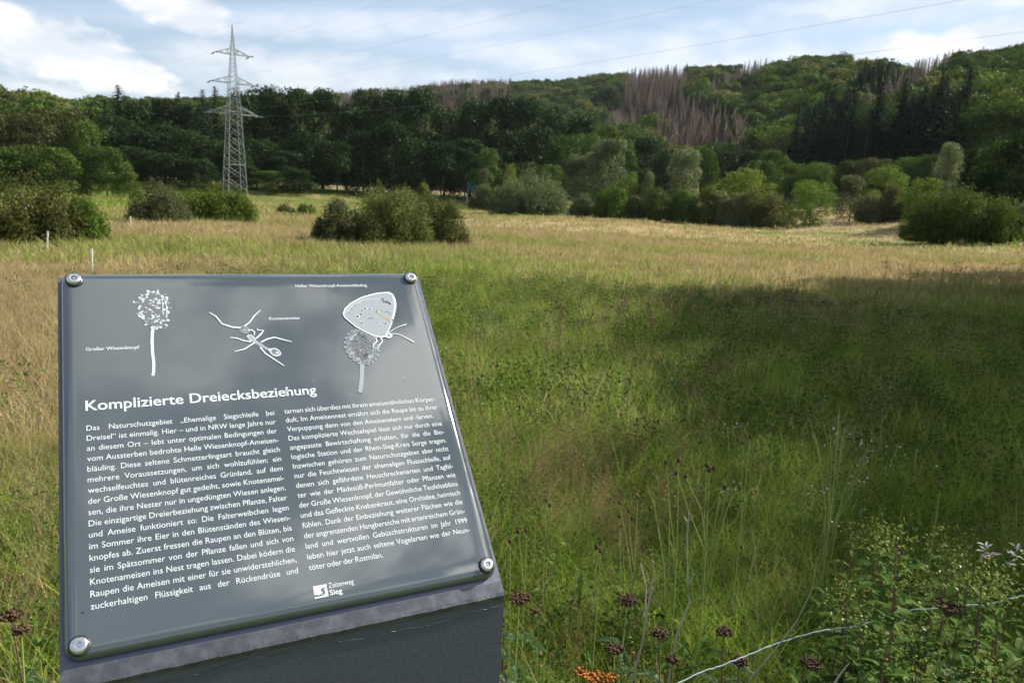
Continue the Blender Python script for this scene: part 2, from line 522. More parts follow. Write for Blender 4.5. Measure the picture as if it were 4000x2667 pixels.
# ground sheet in rings round the sign, reaching far behind the hills
def build_ground():
    rr = np.concatenate([[0.0], np.geomspace(0.8, 60, 60), np.linspace(63, 330, 75), np.geomspace(338, 1000, 60), np.geomspace(1060, 4500, 14)])
    na = 420
    fa = np.linspace(-0.95, 0.95, 300)
    ra = np.linspace(0.95, 2 * math.pi - 0.95, na - 300 + 2)[1:-1]
    aa = np.concatenate([fa, ra]); n = len(aa)
    V = []; 
    X = rr[:, None] * np.sin(aa)[None]; Y = rr[:, None] * np.cos(aa)[None]
    Z = ground_z(X, Y)
    V = np.stack([X, Y, Z], -1).reshape(-1, 3)
    i = np.arange(len(rr) - 1)[:, None]; j = np.arange(n)[None]
    Q = np.stack([i * n + j, i * n + (j + 1) % n, (i + 1) * n + (j + 1) % n, (i + 1) * n + j], -1).reshape(-1, 4)
    Q = Q[:, ::-1]
    m, t, out = new_mat('meadow_ground')
    geo = t.n('ShaderNodeNewGeometry')
    at = t.n('ShaderNodeAttribute', attribute_name='straw')
    aw = t.n('ShaderNodeAttribute', attribute_name='wood')
    mp = t.n('ShaderNodeMapping'); t.l(geo.outputs['Position'], mp.inputs[0])
    mp.inputs['Scale'].default_value = (1, 0.6, 1)
    n1 = t.noise(mp.outputs[0], 0.6, 8.0, 0.65)
    n2 = t.noise(mp.outputs[0], 7.0, 6.0, 0.7)
    g = t.mix(n2, (0.045, 0.070, 0.014), (0.13, 0.16, 0.035))
    s = t.mix(n2, (0.17, 0.13, 0.06), (0.38, 0.30, 0.16))
    f = t.m('ADD', at.outputs['Fac'], t.m('MULTIPLY', t.m('SUBTRACT', n1, 0.5), 0.7))
    col = t.mix(t.ramp(f, 0.3, 0.75), g, s)
    col = t.mix(aw.outputs['Fac'], col, t.mix(n1, (0.16, 0.11, 0.075), (0.30, 0.22, 0.15)))
    b = principled(t, out, col, 0.95, 0.0, 0.1)
    bp = t.n('ShaderNodeBump'); bp.inputs['Strength'].default_value = 0.6; bp.inputs['Distance'].default_value = 0.08
    t.l(n2, bp.inputs['Height']); t.l(bp.outputs[0], b.inputs['Normal'])
    me = np_mesh('ground', V, Q, m, None, True)
    a = me.attributes.new('straw', 'FLOAT', 'POINT')
    a.data.foreach_set('value', straw(V[:, 0], V[:, 1]).astype(np.float32))
    d = np.hypot(V[:, 0], V[:, 1])
    w = np.clip((d - 215) / 30, 0, 1)
    a = me.attributes.new('wood', 'FLOAT', 'POINT'); a.data.foreach_set('value', w.astype(np.float32))
    tag(obj('ground', me), kind='structure')


build_ground()


# ------------------------------------------------------------------ scatter tool: one object whose points carry small plants
def stuff_scatter(name, protos, pts, which, rotz, scl, extra=None, tilt=None):
    """protos: list of (V, Q, midx); mats: shared list.  One object: loose points plus the plants they carry (geometry nodes)."""
    plist, mats = protos
    n = len(pts)
    Vs = [np.asarray(pts, np.float32)]; Fs = []; mi = []
    pid = [np.full(n, -1)]
    off = n
    for k, (V, Q, m) in enumerate(plist):
        Vs.append(V.astype(np.float32)); Fs.append(Q + off); mi.append(m); pid.append(np.full(len(V), k)); off += len(V)
    V = np.concatenate(Vs); Q = np.concatenate(Fs); mi = np.concatenate(mi); pid = np.concatenate(pid)
    me = np_mesh(name, V, Q, mats, mi)
    tot = len(V)
    def attr(nm, typ, key, arr):
        a = me.attributes.new(nm, typ, 'POINT'); a.data.foreach_set(key, arr)
    attr('pid', 'INT', 'value', pid.astype(np.int32))
    w = np.full(tot, -1); w[:n] = which
    attr('which', 'INT', 'value', w.astype(np.int32))
    r = np.zeros((tot, 3), np.float32); r[:n, 2] = rotz
    if tilt is not None: r[:n, :2] = tilt
    attr('rot', 'FLOAT_VECTOR', 'vector', r.ravel())
    s = np.ones((tot, 3), np.float32); s[:n] = scl
    attr('scl', 'FLOAT_VECTOR', 'vector', s.ravel())
    st = np.zeros(tot, np.float32)
    if extra is not None: st[:n] = extra
    attr('straw', 'FLOAT', 'value', st)
    o = obj(name, me)
    ng = bpy.data.node_groups.new(name + '_scatter', 'GeometryNodeTree')
    ng.interface.new_socket('Geometry', in_out='INPUT', socket_type='NodeSocketGeometry')
    ng.interface.new_socket('Geometry', in_out='OUTPUT', socket_type='NodeSocketGeometry')
    g = NT(ng)
    gi = g.n('NodeGroupInput'); go = g.n('NodeGroupOutput')
    def named(nm, typ):
        a = g.n('GeometryNodeInputNamedAttribute', data_type=typ); a.inputs['Name'].default_value = nm
        return a.outputs[0]
    a_pid = named('pid', 'INT'); a_w = named('which', 'INT'); a_r = named('rot', 'FLOAT_VECTOR'); a_s = named('scl', 'FLOAT_VECTOR')
    e2r = g.n('FunctionNodeEulerToRotation'); g.l(a_r, e2r.inputs[0])
    def eq(a, k):
        c = g.n('FunctionNodeCompare', data_type='INT', operation='EQUAL')
        g.l(a, c.inputs[2]); c.inputs[3].default_value = k
        return c.outputs[0]
    join = g.n('GeometryNodeJoinGeometry')
    for k in range(len(plist)):
        sp = g.n('GeometryNodeSeparateGeometry', domain='POINT'); g.l(gi.outputs[0], sp.inputs[0]); g.l(eq(a_pid, k), sp.inputs[1])
        ti = g.n('GeometryNodeGeometryToInstance'); g.l(sp.outputs[0], ti.inputs[0])
        sw = g.n('GeometryNodeSeparateGeometry', domain='POINT'); g.l(gi.outputs[0], sw.inputs[0]); g.l(eq(a_w, k), sw.inputs[1])
        ip = g.n('GeometryNodeInstanceOnPoints')
        g.l(sw.outputs[0], ip.inputs['Points']); g.l(ti.outputs[0], ip.inputs['Instance'])
        g.l(e2r.outputs[0], ip.inputs['Rotation']); g.l(a_s, ip.inputs['Scale'])
        g.l(ip.outputs[0], join.inputs[0])
    g.l(join.outputs[0], go.inputs[0])
    md = o.modifiers.new('scatter', 'NODES'); md.node_group = ng
    return o


# ------------------------------------------------------------------ plant shapes (numpy)
def unit(v):
    return v / np.maximum(np.linalg.norm(v, axis=-1, keepdims=True), 1e-9)


def cards(P, N, size, aspect, r, up=0.0):
    """one leaf or leaf clump (a kite of four corners) per point"""
    n = len(P)
    N = unit(N + 1e-6)
    t = r.normal(size=(n, 3)); t[:, 2] += up * 2
    a = unit(t - N * (t * N).sum(-1, keepdims=True))
    b = np.cross(N, a)
    s = (np.asarray(size) * r.uniform(0.6, 1.35, n))[:, None]
    w = s * aspect * r.uniform(0.75, 1.2, (n, 1))
    bend = N * s * r.uniform(-0.25, 0.25, (n, 1))
    V = np.stack([P - a * s * 0.5, P + b * w * 0.5 + a * s * r.uniform(-.15, .1, (n, 1)) + bend,
                  P + a * s * 0.5, P - b * w * 0.5 + a * s * r.uniform(-.15, .1, (n, 1)) + bend], 1)
    Q = np.arange(4 * n).reshape(n, 4)
    return V.reshape(-1, 3), Q


def blob_crown(r, blobs, n, size, aspect=0.75, shell=(0.72, 1.08), up=0.0, flat=1.0, jit=0.42):
    """leaves spread over many overlapping clumps; blobs: (x, y, z, rx, rz)"""
    B = np.asarray(blobs, float)
    w = B[:, 3] ** 2; w /= w.sum()
    k = r.choice(len(B), n, p=w)
    d = unit(r.normal(size=(n, 3)) + np.array([0, 0, 0.25]))
    rad = r.uniform(shell[0], shell[1], n)[:, None]
    lump = 1 + 0.16 * np.sin(d[:, :1] * 7 + B[k, :1] * 3) * np.sin(d[:, 1:2] * 6 + B[k, 1:2]) + 0.1 * np.sin(d[:, 2:] * 9 + k[:, None])
    P = B[k, :3] + d * np.stack([B[k, 3], B[k, 3], B[k, 4]], 1) * rad * lump
    N = d + r.normal(size=(n, 3)) * jit
    return cards(P, N, size, aspect, r, up)


def broad_blobs(r, nb, wide=0.34, base=0.22, top=1.0, shape='round'):
    """clumps of a broadleaved crown of height 1"""
    out = []
    for i in range(nb):
        t = r.uniform(0, 1) ** 0.8
        z = base + (top - base) * t
        if shape == 'round': prof = math.sqrt(max(0.05, 1 - (2 * t - 0.75) ** 2 / 1.6))
        elif shape == 'tall': prof = math.sqrt(max(0.06, 1 - (2 * t - 0.8) ** 2 / 1.5)) * 0.75
        else: prof = max(0.1, 1 - t) ** 0.7
        rr = wide * prof * math.sqrt(r.uniform(0.15, 1)); a = r.uniform(0, 6.283)
        br = wide * r.uniform(0.26, 0.44)
        out.append((rr * math.cos(a), rr * math.sin(a), min(z, top - br * 0.8), br, br * 0.85))
    return out


def trunk_mesh(r, h, rad, limbs=5, spread=0.25):
    mb = MB()
    pts = [(r.normal() * 0.008 * h * i, r.normal() * 0.008 * h * i, h * i / 5) for i in range(6)]
    pts[0] = (0, 0, -0.02 * h)
    mb.tube(pts, [rad * 1.35, rad, rad * 0.85, rad * 0.65, rad * 0.45, rad * 0.15], 7)
    for i in range(limbs):
        z = r.uniform(0.35, 0.85) * h; a = r.uniform(0, 6.28); l = spread * r.uniform(0.5, 1)
        p0 = Vector((0, 0, z)); p1 = p0 + Vector((math.cos(a) * l * .5, math.sin(a) * l * .5, l * .45)); p2 = p0 + Vector((math.cos(a) * l, math.sin(a) * l, l * 1.0))
        mb.tube([p0, p1, p2], [rad * .45, rad * .3, rad * .08], 5)
    return mb


def fan(mb):
    """poly list of an MB as quads only (triangles doubled), for joining with numpy cards"""
    F2 = []
    for f in mb.F:
        if len(f) == 4: F2.append(f)
        elif len(f) == 3: F2.append((f[0], f[1], f[2], f[2]))
    return np.array(mb.V), np.array([f for f in F2 if len(set(f)) == 4], int)


def conifer_cards(r, H=1.0, wide=0.16, n_wh=22, per=9, seg=4, base=0.12, droop=0.35, size=0.05, fill=1.0):
    P = []; N = []; S = []
    for i in range(n_wh):
        t = i / n_wh
        z = H * (base + (1 - base) * t)
        L = wide * H * (1 - t) ** 0.72 * r.uniform(0.72, 1.15) + 0.003 * H
        for j in range(per):
            if r.uniform() > fill: continue
            a = r.uniform(0, 6.283); LL = L * r.uniform(0.7, 1.15)
            for s in range(seg):
                u = (s + r.uniform(0.2, 0.9)) / seg
                P.append((math.cos(a) * LL * u, math.sin(a) * LL * u, z - droop * LL * u * u + r.normal() * 0.006 * H))
                N.append((math.cos(a) * 0.5 + r.normal() * .4, math.sin(a) * 0.5 + r.normal() * .4, 0.9))
                S.append(size * H * (1.15 - 0.55 * u) * (1.08 - 0.86 * t))
    return np.array(P), np.array(N), np.array(S)


# prototypes for the woods: (crown arrays, trunk builder), height 1
def make_broad(seed, n, size, wide, shape, base=0.2, nb=26):
    r = np.random.default_rng(seed)
    bl = broad_blobs(r, nb, wide, base, 1.0, shape)
    return blob_crown(r, bl, n, size, 0.8)


def make_spruce(seed, fill=1.0, wide=0.16, size=0.05, n_wh=24, per=10):
    r = np.random.default_rng(seed)
    P, N, S = conifer_cards(r, 1.0, wide, n_wh, per, 4, 0.1, 0.4, size, fill)
    V, Q = cards(P, N, S, 0.6, r)
    return V, Q


def make_dead(seed):
    r = np.random.default_rng(seed)
    P, N, S = conifer_cards(r, 1.0, 0.11, 40, 12, 4, 0.16, 0.3, 0.030, 0.85)
    return cards(P, N, S, 0.4, r)


# ------------------------------------------------------------------ far woods on the hills
def in_poly(x, y, poly):
    inside = np.zeros(np.shape(x), bool)
    j = len(poly) - 1
    for i in range(len(poly)):
        xi, yi = poly[i]; xj, yj = poly[j]
        c = ((yi > y) != (yj > y)) & (x < (xj - xi) * (y - yi) / (yj - yi + 1e-9) + xi)
        inside ^= c; j = i
    return inside


DEAD = [[(1420, 255), (1436, 160), (1565, 152), (1592, 172), (1570, 240), (1500, 255)],
        [(1630, 215), (1640, 185), (1735, 145), (1765, 150), (1655, 215)],
        [(1365, 292), (1400, 270), (1490, 240), (1500, 258), (1420, 292)],
        [(1495, 335), (1520, 240), (1560, 222), (1640, 235), (1725, 268), (1722, 335), (1640, 325)],
        [(1990, 245), (2070, 185), (2120, 150), (2210, 135), (2130, 185), (2070, 222), (2010, 250)]]
PALE = [[(770, 270), (780, 190), (1010, 172), (1180, 170), (1170, 214), (1060, 236), (980, 262)]]
CLEAR = [[(940, 250), (960, 222), (1080, 213), (1180, 214), (1175, 245), (1060, 258)], [(1320, 250), (1360, 222), (1440, 200), (1448, 225), (1400, 248)],
         [(1390, 245), (1440, 225), (1500, 245), (1490, 262), (1420, 262)]]
SPRUCE = [[(1780, 395), (1800, 330), (1850, 285), (1905, 255), (1990, 262), (2060, 268), (2200, 240), (2255, 262), (2190, 375), (2000, 392)],
          [(1990, 225), (1995, 168), (2040, 160), (2075, 178), (2050, 205)]]


def zone(px, py):
    z = np.zeros(len(px), int)                       # 0 broadleaved
    for p in PALE:
        k = in_poly(px, py, p); z[k] = np.where(rng.uniform(size=k.sum()) < 0.85, 1, 0)
    for p in DEAD: z[in_poly(px, py, p)] = 1
    for p in SPRUCE: z[in_poly(px, py, p)] = 2
    for p in CLEAR: z[in_poly(px, py, p)] = 3
    return z


def hill_points():
    pts = []
    for d0, d1, sp in ((135, 260, 6.0), (260, 420, 6.6), (420, 840, 8.2)):
        d = d0
        while d < d1:
            n = int(1.42 * d / sp)
            a = -0.70 + 1.42 * (np.arange(n) + rng.uniform(0, 1, n)) / n
            dd = d + rng.uniform(-.5, .5, n) * sp
            pts.append(np.stack([dd * np.sin(a), dd * np.cos(a)], -1)); d += sp
    P = np.concatenate(pts)
    D = np.hypot(P[:, 0], P[:, 1]); A = np.arctan2(P[:, 0], P[:, 1])
    df = np.interp(A, H_AZ, H_DF); dc = np.interp(A, H_AZ, H_DC)
    ok = (D > df + 4) & (D < dc + 14)
    return P[ok], D[ok]


HP, HD = hill_points()
HZ = ground_z(HP[:, 0], HP[:, 1])
hx, hy = project(np.stack([HP[:, 0], HP[:, 1], HZ + 14], -1))
hz = zone(hx, hy)
keep = hz != 3
HP, HD, HZ, hx, hy, hz = HP[keep], HD[keep], HZ[keep], hx[keep], hy[keep], hz[keep]
dense = np.where((hz == 1) | (hz == 2))[0]                 # spruces stand closer together
P2 = HP[dense] + rng.normal(size=(len(dense), 2)) * 2.6
HP = np.concatenate([HP, P2]); hz = np.concatenate([hz, hz[dense]])
HD = np.hypot(HP[:, 0], HP[:, 1]); HZ = ground_z(HP[:, 0], HP[:, 1])
hx, hy = project(np.stack([HP[:, 0], HP[:, 1], HZ + 14], -1))
# the nearest trees of each stand become trees of their own, the rest one far wood
own = np.zeros(len(HP), bool)
for kind, cnt in ((1, 75), (2, 78), (0, 40)):
    idx = np.where((hz == kind) & (hx > 1330) & (hx < 2360) & (HD < 480))[0]
    own[idx[np.argsort(HD[idx])][:cnt]] = True


def joined(parts):
    Vs = []; Qs = []; ms = []; o = 0
    for V, Q, m in parts:
        Vs.append(V); Qs.append(Q + o); ms.append(np.full(len(Q), m)); o += len(V)
    return np.concatenate(Vs), np.concatenate(Qs), np.concatenate(ms)


def quick_trunk(h, rad):
    mb = MB(); mb.tube([(0, 0, -0.03), (0, 0, h * .5), (0, 0, h)], [rad, rad * .7, rad * .2], 5, cap=False)
    return fan(mb)


FAR_M = [M['leaf_oak'], M['leaf_olive'], M['leaf_fresh'], M['leaf_spruce'], M['leaf_dead'], M['bark'], M['bark_dead']]
far_protos = []
for s, mi in ((11, 0), (12, 0), (13, 1), (14, 2), (15, 0)):
    V, Q = make_broad(s, 1900, 0.045, 0.36, 'round', 0.18, 20)
    tv, tq = quick_trunk(0.7, 0.018)
    far_protos.append(joined([(V, Q, mi), (tv, tq, 5)]))
for s in (21, 22):
    V, Q = make_spruce(s, 1.0, 0.15, 0.07, 15, 8)
    tv, tq = quick_trunk(0.95, 0.013)
    far_protos.append(joined([(V, Q, 3), (tv, tq, 5)]))
for s in (31, 32):
    V, Q = make_dead(s)
    tv, tq = quick_trunk(1.0, 0.014)
    far_protos.append(joined([(V, Q, 4), (tv, tq, 6)]))


def hill_size(kind, d):
    n = len(kind)
    h = np.where(kind == 2, rng.uniform(15, 21, n), np.where(kind == 1, rng.uniform(13, 20, n), rng.uniform(11, 18, n)))
    w = np.where(kind == 0, rng.uniform(0.85, 1.25, n), np.where(kind == 1, rng.uniform(1.5, 2.2, n), rng.uniform(1.5, 2.1, n)))
    return h, w


k = ~own
h, w = hill_size(hz[k], HD[k])
wh = np.where(hz[k] == 2, rng.integers(5, 7, k.sum()), np.where(hz[k] == 1, rng.integers(7, 9, k.sum()), rng.choice([0, 1, 2, 3, 4], k.sum(), p=[.28, .27, .17, .08, .2])))
fw = stuff_scatter('hillside_forest', (far_protos, FAR_M), np.stack([HP[k, 0], HP[k, 1], HZ[k] - 0.3], -1), wh,
                   rng.uniform(0, 6.28, k.sum()), np.stack([h * w, h * w, h], -1))
tag(fw, 'mixed forest covering the hills behind the valley', 'forest', kind='stuff')

ORD = ['first', 'second', 'third', 'fourth', 'fifth', 'sixth', 'seventh', 'eighth', 'ninth', 'tenth', 'eleventh', 'twelfth', 'thirteenth', 'fourteenth',
       'fifteenth', 'sixteenth', 'seventeenth', 'eighteenth', 'nineteenth', 'twentieth']
TENS = {2: 'twenty', 3: 'thirty', 4: 'forty', 5: 'fifty', 6: 'sixty', 7: 'seventy'}
TENTH = {3: 'thirtieth', 4: 'fortieth', 5: 'fiftieth', 6: 'sixtieth', 7: 'seventieth'}


def ordinal(i):
    n = i + 1
    if n <= 20: return ORD[i]
    if n % 10 == 0: return TENTH[n // 10]
    return TENS[n // 10] + '-' + ORD[n % 10 - 1]


# tree prototypes for single trees: crown mesh + trunk mesh, height 1
BARK_TR = [trunk_mesh(np.random.default_rng(s), 0.85, 0.016, 6, 0.22).mesh('trunk', M['bark'], True) for s in (1, 2, 3)]
CONE_TR = [trunk_mesh(np.random.default_rng(6), 0.97, 0.011, 0).mesh('trunk', M['bark'], True)]
DEAD_TR = [trunk_mesh(np.random.default_rng(s), 1.0, 0.010, 2, 0.05).mesh('trunk', M['bark_dead'], True) for s in (4, 5)]


def crown_mesh(V, Q, mat):
    return np_mesh('crown', V, Q, mat)


PROTO = {}
def proto_crowns(key, mat, maker, seeds):
    PROTO[key] = [crown_mesh(*maker(s), M[mat]) for s in seeds]


proto_crowns('dark', 'leaf_dark', lambda s: make_broad(s, 7000, 0.027, 0.34, 'round', 0.06, 46), (41, 42, 43, 44))
proto_crowns('oak', 'leaf_oak', lambda s: make_broad(s, 7000, 0.027, 0.36, 'round', 0.12, 40), (45, 46, 47))
proto_crowns('olive', 'leaf_brown', lambda s: make_broad(s, 7000, 0.027, 0.38, 'round', 0.08, 40), (48, 49))
proto_crowns('fresh', 'leaf_fresh', lambda s: make_broad(s, 7000, 0.027, 0.40, 'round', 0.08, 36), (50, 51, 52))
proto_crowns('willow', 'leaf_willow', lambda s: make_broad(s, 7000, 0.027, 0.36, 'round', 0.05, 40), (53, 54))
proto_crowns('pale', 'leaf_pale', lambda s: make_broad(s, 7000, 0.027, 0.34, 'tall', 0.06, 40), (55, 56, 57))
proto_crowns('yellow', 'leaf_yellow', lambda s: make_broad(s, 7000, 0.027, 0.40, 'round', 0.12, 34), (58, 59))
proto_crowns('spruce', 'leaf_spruce', lambda s: make_spruce(s, 1.0, 0.17, 0.042, 44, 15), (61, 62, 63))
proto_crowns('deadspruce', 'leaf_dead', make_dead, (64, 65, 66))
N_TREE = [0]


def tree(name, key, X, Y, H, wscale, label, cat, group=None, trunk=None, sink=0.0):
    root = empty(name, (X, Y, float(ground_z(X, Y)) - 0.05 - sink), rng.uniform(0, 6.28))
    tag(root, label, cat, group)
    i = N_TREE[0]; N_TREE[0] += 1
    c = obj('crown', PROTO[key][i % len(PROTO[key])], root)
    c.scale = (H * wscale, H * wscale, H)
    tm = DEAD_TR if key == 'deadspruce' else CONE_TR if key == 'spruce' else BARK_TR
    t = obj('trunk', trunk or tm[i % len(tm)], root)
    t.scale = (H, H, H)
    return root


# single trees of the hillside, told apart by their stand and their order in it
STAND = {0: ('broadleaved_tree', 'oak', 'round green trees at the foot of the right hillside', 'tree', 'broadleaved trees at the foot of the hill'),
         1: ('dead_spruce', 'deadspruce', 'brown dead spruces standing on the hillside', 'dead tree', 'dead spruces on the hillside'),
         2: ('spruce', 'spruce', 'dark spruces in the dense right hillside stand', 'spruce', 'spruces of the dark stand')}
for kind in (0, 1, 2):
    idx = np.where(own & (hz == kind))[0]
    idx = idx[np.argsort(hx[idx])]
    nm, key, lab, cat, grp = STAND[kind]
    h, w = hill_size(hz[idx], HD[idx])
    for q, i in enumerate(idx):
        kk = key if kind else ('olive' if q % 5 == 2 else 'fresh' if q % 7 == 3 else 'oak')
        tree(nm, kk, HP[i, 0], HP[i, 1], h[q] * (1.08 if kind == 2 else 1.0), w[q], f'{ordinal(q)} from left of the {lab}', cat, grp)

# ------------------------------------------------------------------ the dark wood across the meadow
def wood(rows, group, name, cat, text):
    rows = sorted(rows, key=lambda r: r[0])
    for q, (x, ytop, wpx, D, key) in enumerate(rows):
        X, Y = at_dist(x, 430, D)
        H = max(2.0, top_height(x, ytop, X, Y))
        wm = width_m(wpx, D)
        ref = {'dark': 0.78, 'oak': 0.82, 'olive': 0.86, 'fresh': 0.9, 'willow': 0.82, 'pale': 0.62, 'yellow': 0.9, 'spruce': 0.36, 'deadspruce': 0.2}[key]
        lab = f'{ordinal(q)} from left of the {text}'
        tree(name if key != 'spruce' else 'conifer', key, X, Y, H, wm / (H * ref), lab, cat, group)


J = random.Random(5)
wood([(-70, 330, 120, 118, 'oak'), (0, 337, 112, 120, 'oak'), (62, 331, 100, 122, 'oak'), (128, 338, 105, 119, 'oak'), (190, 348, 84, 124, 'dark'),
      (245, 336, 96, 121, 'oak'), (285, 372, 60, 126, 'oak')],
     'light green trees at the left edge of the wood', 'wood_edge_tree', 'tree', 'low light green trees at the left wood edge')
wood([(-60, 258, 130, 150, 'olive'), (20, 258, 105, 152, 'olive'), (82, 262, 105, 150, 'olive'), (150, 246, 110, 153, 'olive'), (208, 276, 80, 149, 'oak')],
     'olive trees behind the light green ones', 'olive_tree', 'tree', 'olive brown trees behind the low light green ones')
wood([(225, 288, 100, 166, 'dark'), (275, 268, 96, 172, 'dark'), (330, 292, 100, 166, 'dark'), (382, 285, 96, 168, 'dark'), (436, 300, 96, 164, 'dark'), (486, 318, 100, 162, 'dark'),
      (540, 330, 90, 160, 'dark'), (345, 345, 90, 156, 'dark'), (400, 352, 90, 154, 'dark'), (455, 365, 90, 152, 'dark'), (300, 335, 80, 158, 'dark'),
      (325, 238, 104, 186, 'dark'), (390, 232, 104, 188, 'dark'), (450, 240, 90, 186, 'dark')],
     'dark trees of the wood left of the pylon', 'wood_tree', 'tree', 'dark leafy trees in the wood left of the pylon')
wood([(281, 194, 170, 200, 'spruce'), (416, 210, 130, 204, 'spruce'), (470, 204, 120, 202, 'spruce'), (498, 197, 130, 203, 'spruce'), (250, 228, 110, 205, 'spruce'), (360, 224, 110, 206, 'spruce')],
     'conifers over the wood', 'conifer', 'conifer', 'pointed dark conifers above the wood by the pylon')
wood([(565, 207, 112, 178, 'dark'), (625, 201, 112, 180, 'dark'), (685, 203, 112, 178, 'dark'), (742, 206, 100, 180, 'dark'), (796, 238, 90, 176, 'dark'),
      (846, 208, 112, 179, 'dark'), (905, 205, 118, 181, 'dark'), (962, 207, 112, 178, 'dark'), (1020, 246, 92, 175, 'dark'), (1078, 230, 108, 178, 'dark'),
      (1140, 222, 112, 180, 'dark'), (1200, 226, 104, 178, 'dark'), (1262, 252, 100, 176, 'dark'), (1322, 266, 104, 178, 'dark'), (1378, 286, 90, 176, 'oak')],
     'tall dark trees of the wood right of the pylon', 'wood_tree', 'tree', 'tall dark back row trees right of the pylon')
wood([(590, 318, 112, 164, 'dark'), (650, 345, 104, 160, 'dark'), (712, 300, 112, 165, 'dark'), (775, 325, 110, 162, 'dark'), (835, 300, 112, 166, 'dark'),
      (898, 285, 112, 165, 'dark'), (955, 318, 110, 163, 'dark'), (1015, 325, 108, 162, 'dark'), (1068, 318, 96, 164, 'dark'), (1120, 352, 96, 158, 'dark'),
      (1175, 300, 108, 164, 'dark'), (1235, 290, 104, 166, 'dark'), (1290, 312, 100, 160, 'oak'), (1345, 305, 96, 164, 'oak'),
      (560, 380, 90, 154, 'dark'), (620, 392, 84, 152, 'oak'), (682, 388, 90, 153, 'dark'), (1215, 372, 84, 150, 'dark'), (1265, 378, 80, 150, 'oak')],
     'lower dark trees in front of the wood right of the pylon', 'wood_tree', 'tree', 'lower dark front row trees right of the pylon')
wood([(1420, 318, 96, 190, 'oak'), (1475, 318, 96, 195, 'dark'), (1530, 345, 92, 190, 'dark'), (1660, 348, 96, 185, 'dark'), (1710, 345, 92, 188, 'dark'), (1765, 345, 90, 178, 'oak'),
      (1590, 348, 90, 194, 'dark'), (1820, 375, 84, 165, 'oak'), (1880, 372, 84, 165, 'oak'), (1950, 368, 90, 160, 'oak'), (2010, 362, 90, 158, 'olive'), (2075, 360, 90, 155, 'oak'), (2130, 355, 90, 150, 'oak')],
     'dull green trees behind the willows on the right', 'background_tree', 'tree', 'dull green trees behind the willows at the hill foot')

# ------------------------------------------------------------------ single trees and shrubs round the meadow
def mid_tree(name, key, x, ytop, wpx, D, label, cat, group=None):
    X, Y = at_dist(x, 470, D)
    H = top_height(x, ytop, X, Y)
    wm = width_m(wpx, D)
    ref = {'dark': 0.78, 'oak': 0.82, 'olive': 0.86, 'fresh': 0.9, 'willow': 0.82, 'pale': 0.62, 'yellow': 0.9}[key]
    return tree(name, key, X, Y, H, wm / (H * ref), label, cat, group)


mid_tree('willow_tree', 'pale', 1395, 320, 100, 136, 'tall pale silvery willow, taller of the two with upright crowns', 'willow tree')
mid_tree('willow_tree', 'willow', 1318, 356, 82, 138, 'grey green tree just left of the tall pale willow', 'tree')
mid_tree('willow_tree', 'pale', 1568, 342, 80, 134, 'slim pale willow standing alone in front of dark woods', 'willow tree')
mid_tree('willow_tree', 'pale', 1362, 350, 76, 141, 'pale willow crown half hidden behind the tall pale willow', 'willow tree')
mid_tree('willow_tree', 'oak', 1615, 340, 56, 146, 'darker narrow tree touching the right side of the slim pale willow', 'tree')
mid_tree('poplar_sapling', 'pale', 1484, 393, 30, 128, 'small pale pointed tree between the two tall willows', 'small tree')
mid_tree('willow_tree', 'fresh', 1444, 395, 60, 130, 'light green rounded tree at the right foot of the tall willow', 'tree')
mid_tree('meadow_tree', 'yellow', 1708, 386, 122, 118, 'broad yellow green dome shaped tree on the right', 'tree')
mid_tree('meadow_tree', 'oak', 1738, 369, 110, 140, 'dull green crown showing above the yellow green dome', 'tree')
mid_tree('fruit_tree', 'fresh', 1855, 413, 108, 104, 'low broad fruit tree with bright green leaves at meadow edge', 'fruit tree')
mid_tree('fruit_tree', 'oak', 1865, 372, 84, 126, 'upright green tree rising behind the low broad fruit tree', 'tree')
mid_tree('fruit_tree', 'willow', 1955, 402, 84, 110, 'thin see-through tree standing in the gap of the hedge', 'tree')
mid_tree('fruit_tree', 'fresh', 2030, 378, 92, 122, 'loose light green tree behind the dark hedge', 'tree')
mid_tree('birch', 'pale', 2164, 326, 52, 98, 'slender pale birch in front of the dark right hand trees', 'birch')
mid_tree('shrub_tree', 'yellow', 2120, 408, 86, 92, 'yellow green tree left of the slender birch', 'tree')
mid_tree('meadow_tree', 'yellow', 1168, 376, 42, 140, 'small yellow green tree behind the round grey willow bush', 'small tree')
mid_tree('meadow_tree', 'oak', 1112, 338, 70, 152, 'narrow lighter tree in front of the dark wood above the hide', 'tree')
mid_tree('meadow_tree', 'willow', 1106, 388, 34, 146, 'small grey green tree right behind the hunting hide', 'small tree')
mid_tree('lone_tree', 'oak', 298, 394, 62, 88, 'small lone tree with visible stem on the left meadow', 'tree')
for (x, yt, wp, D, lab) in ((2222, 338, 100, 104, 'leftmost of the big dark trees at the right picture edge'), (2292, 322, 120, 100, 'middle one of the big dark trees at the right picture edge'),
                            (2362, 298, 140, 98, 'tallest dark tree cut by the right picture edge'), (2262, 392, 90, 96, 'low dark tree in front of the big dark trees on the right'),
                            (2335, 400, 96, 92, 'low dark tree nearest the right picture edge')):
    mid_tree('dark_tree', 'oak' if x == 2292 else 'dark', x, yt, wp, D, lab, 'tree', 'big dark trees on the right')


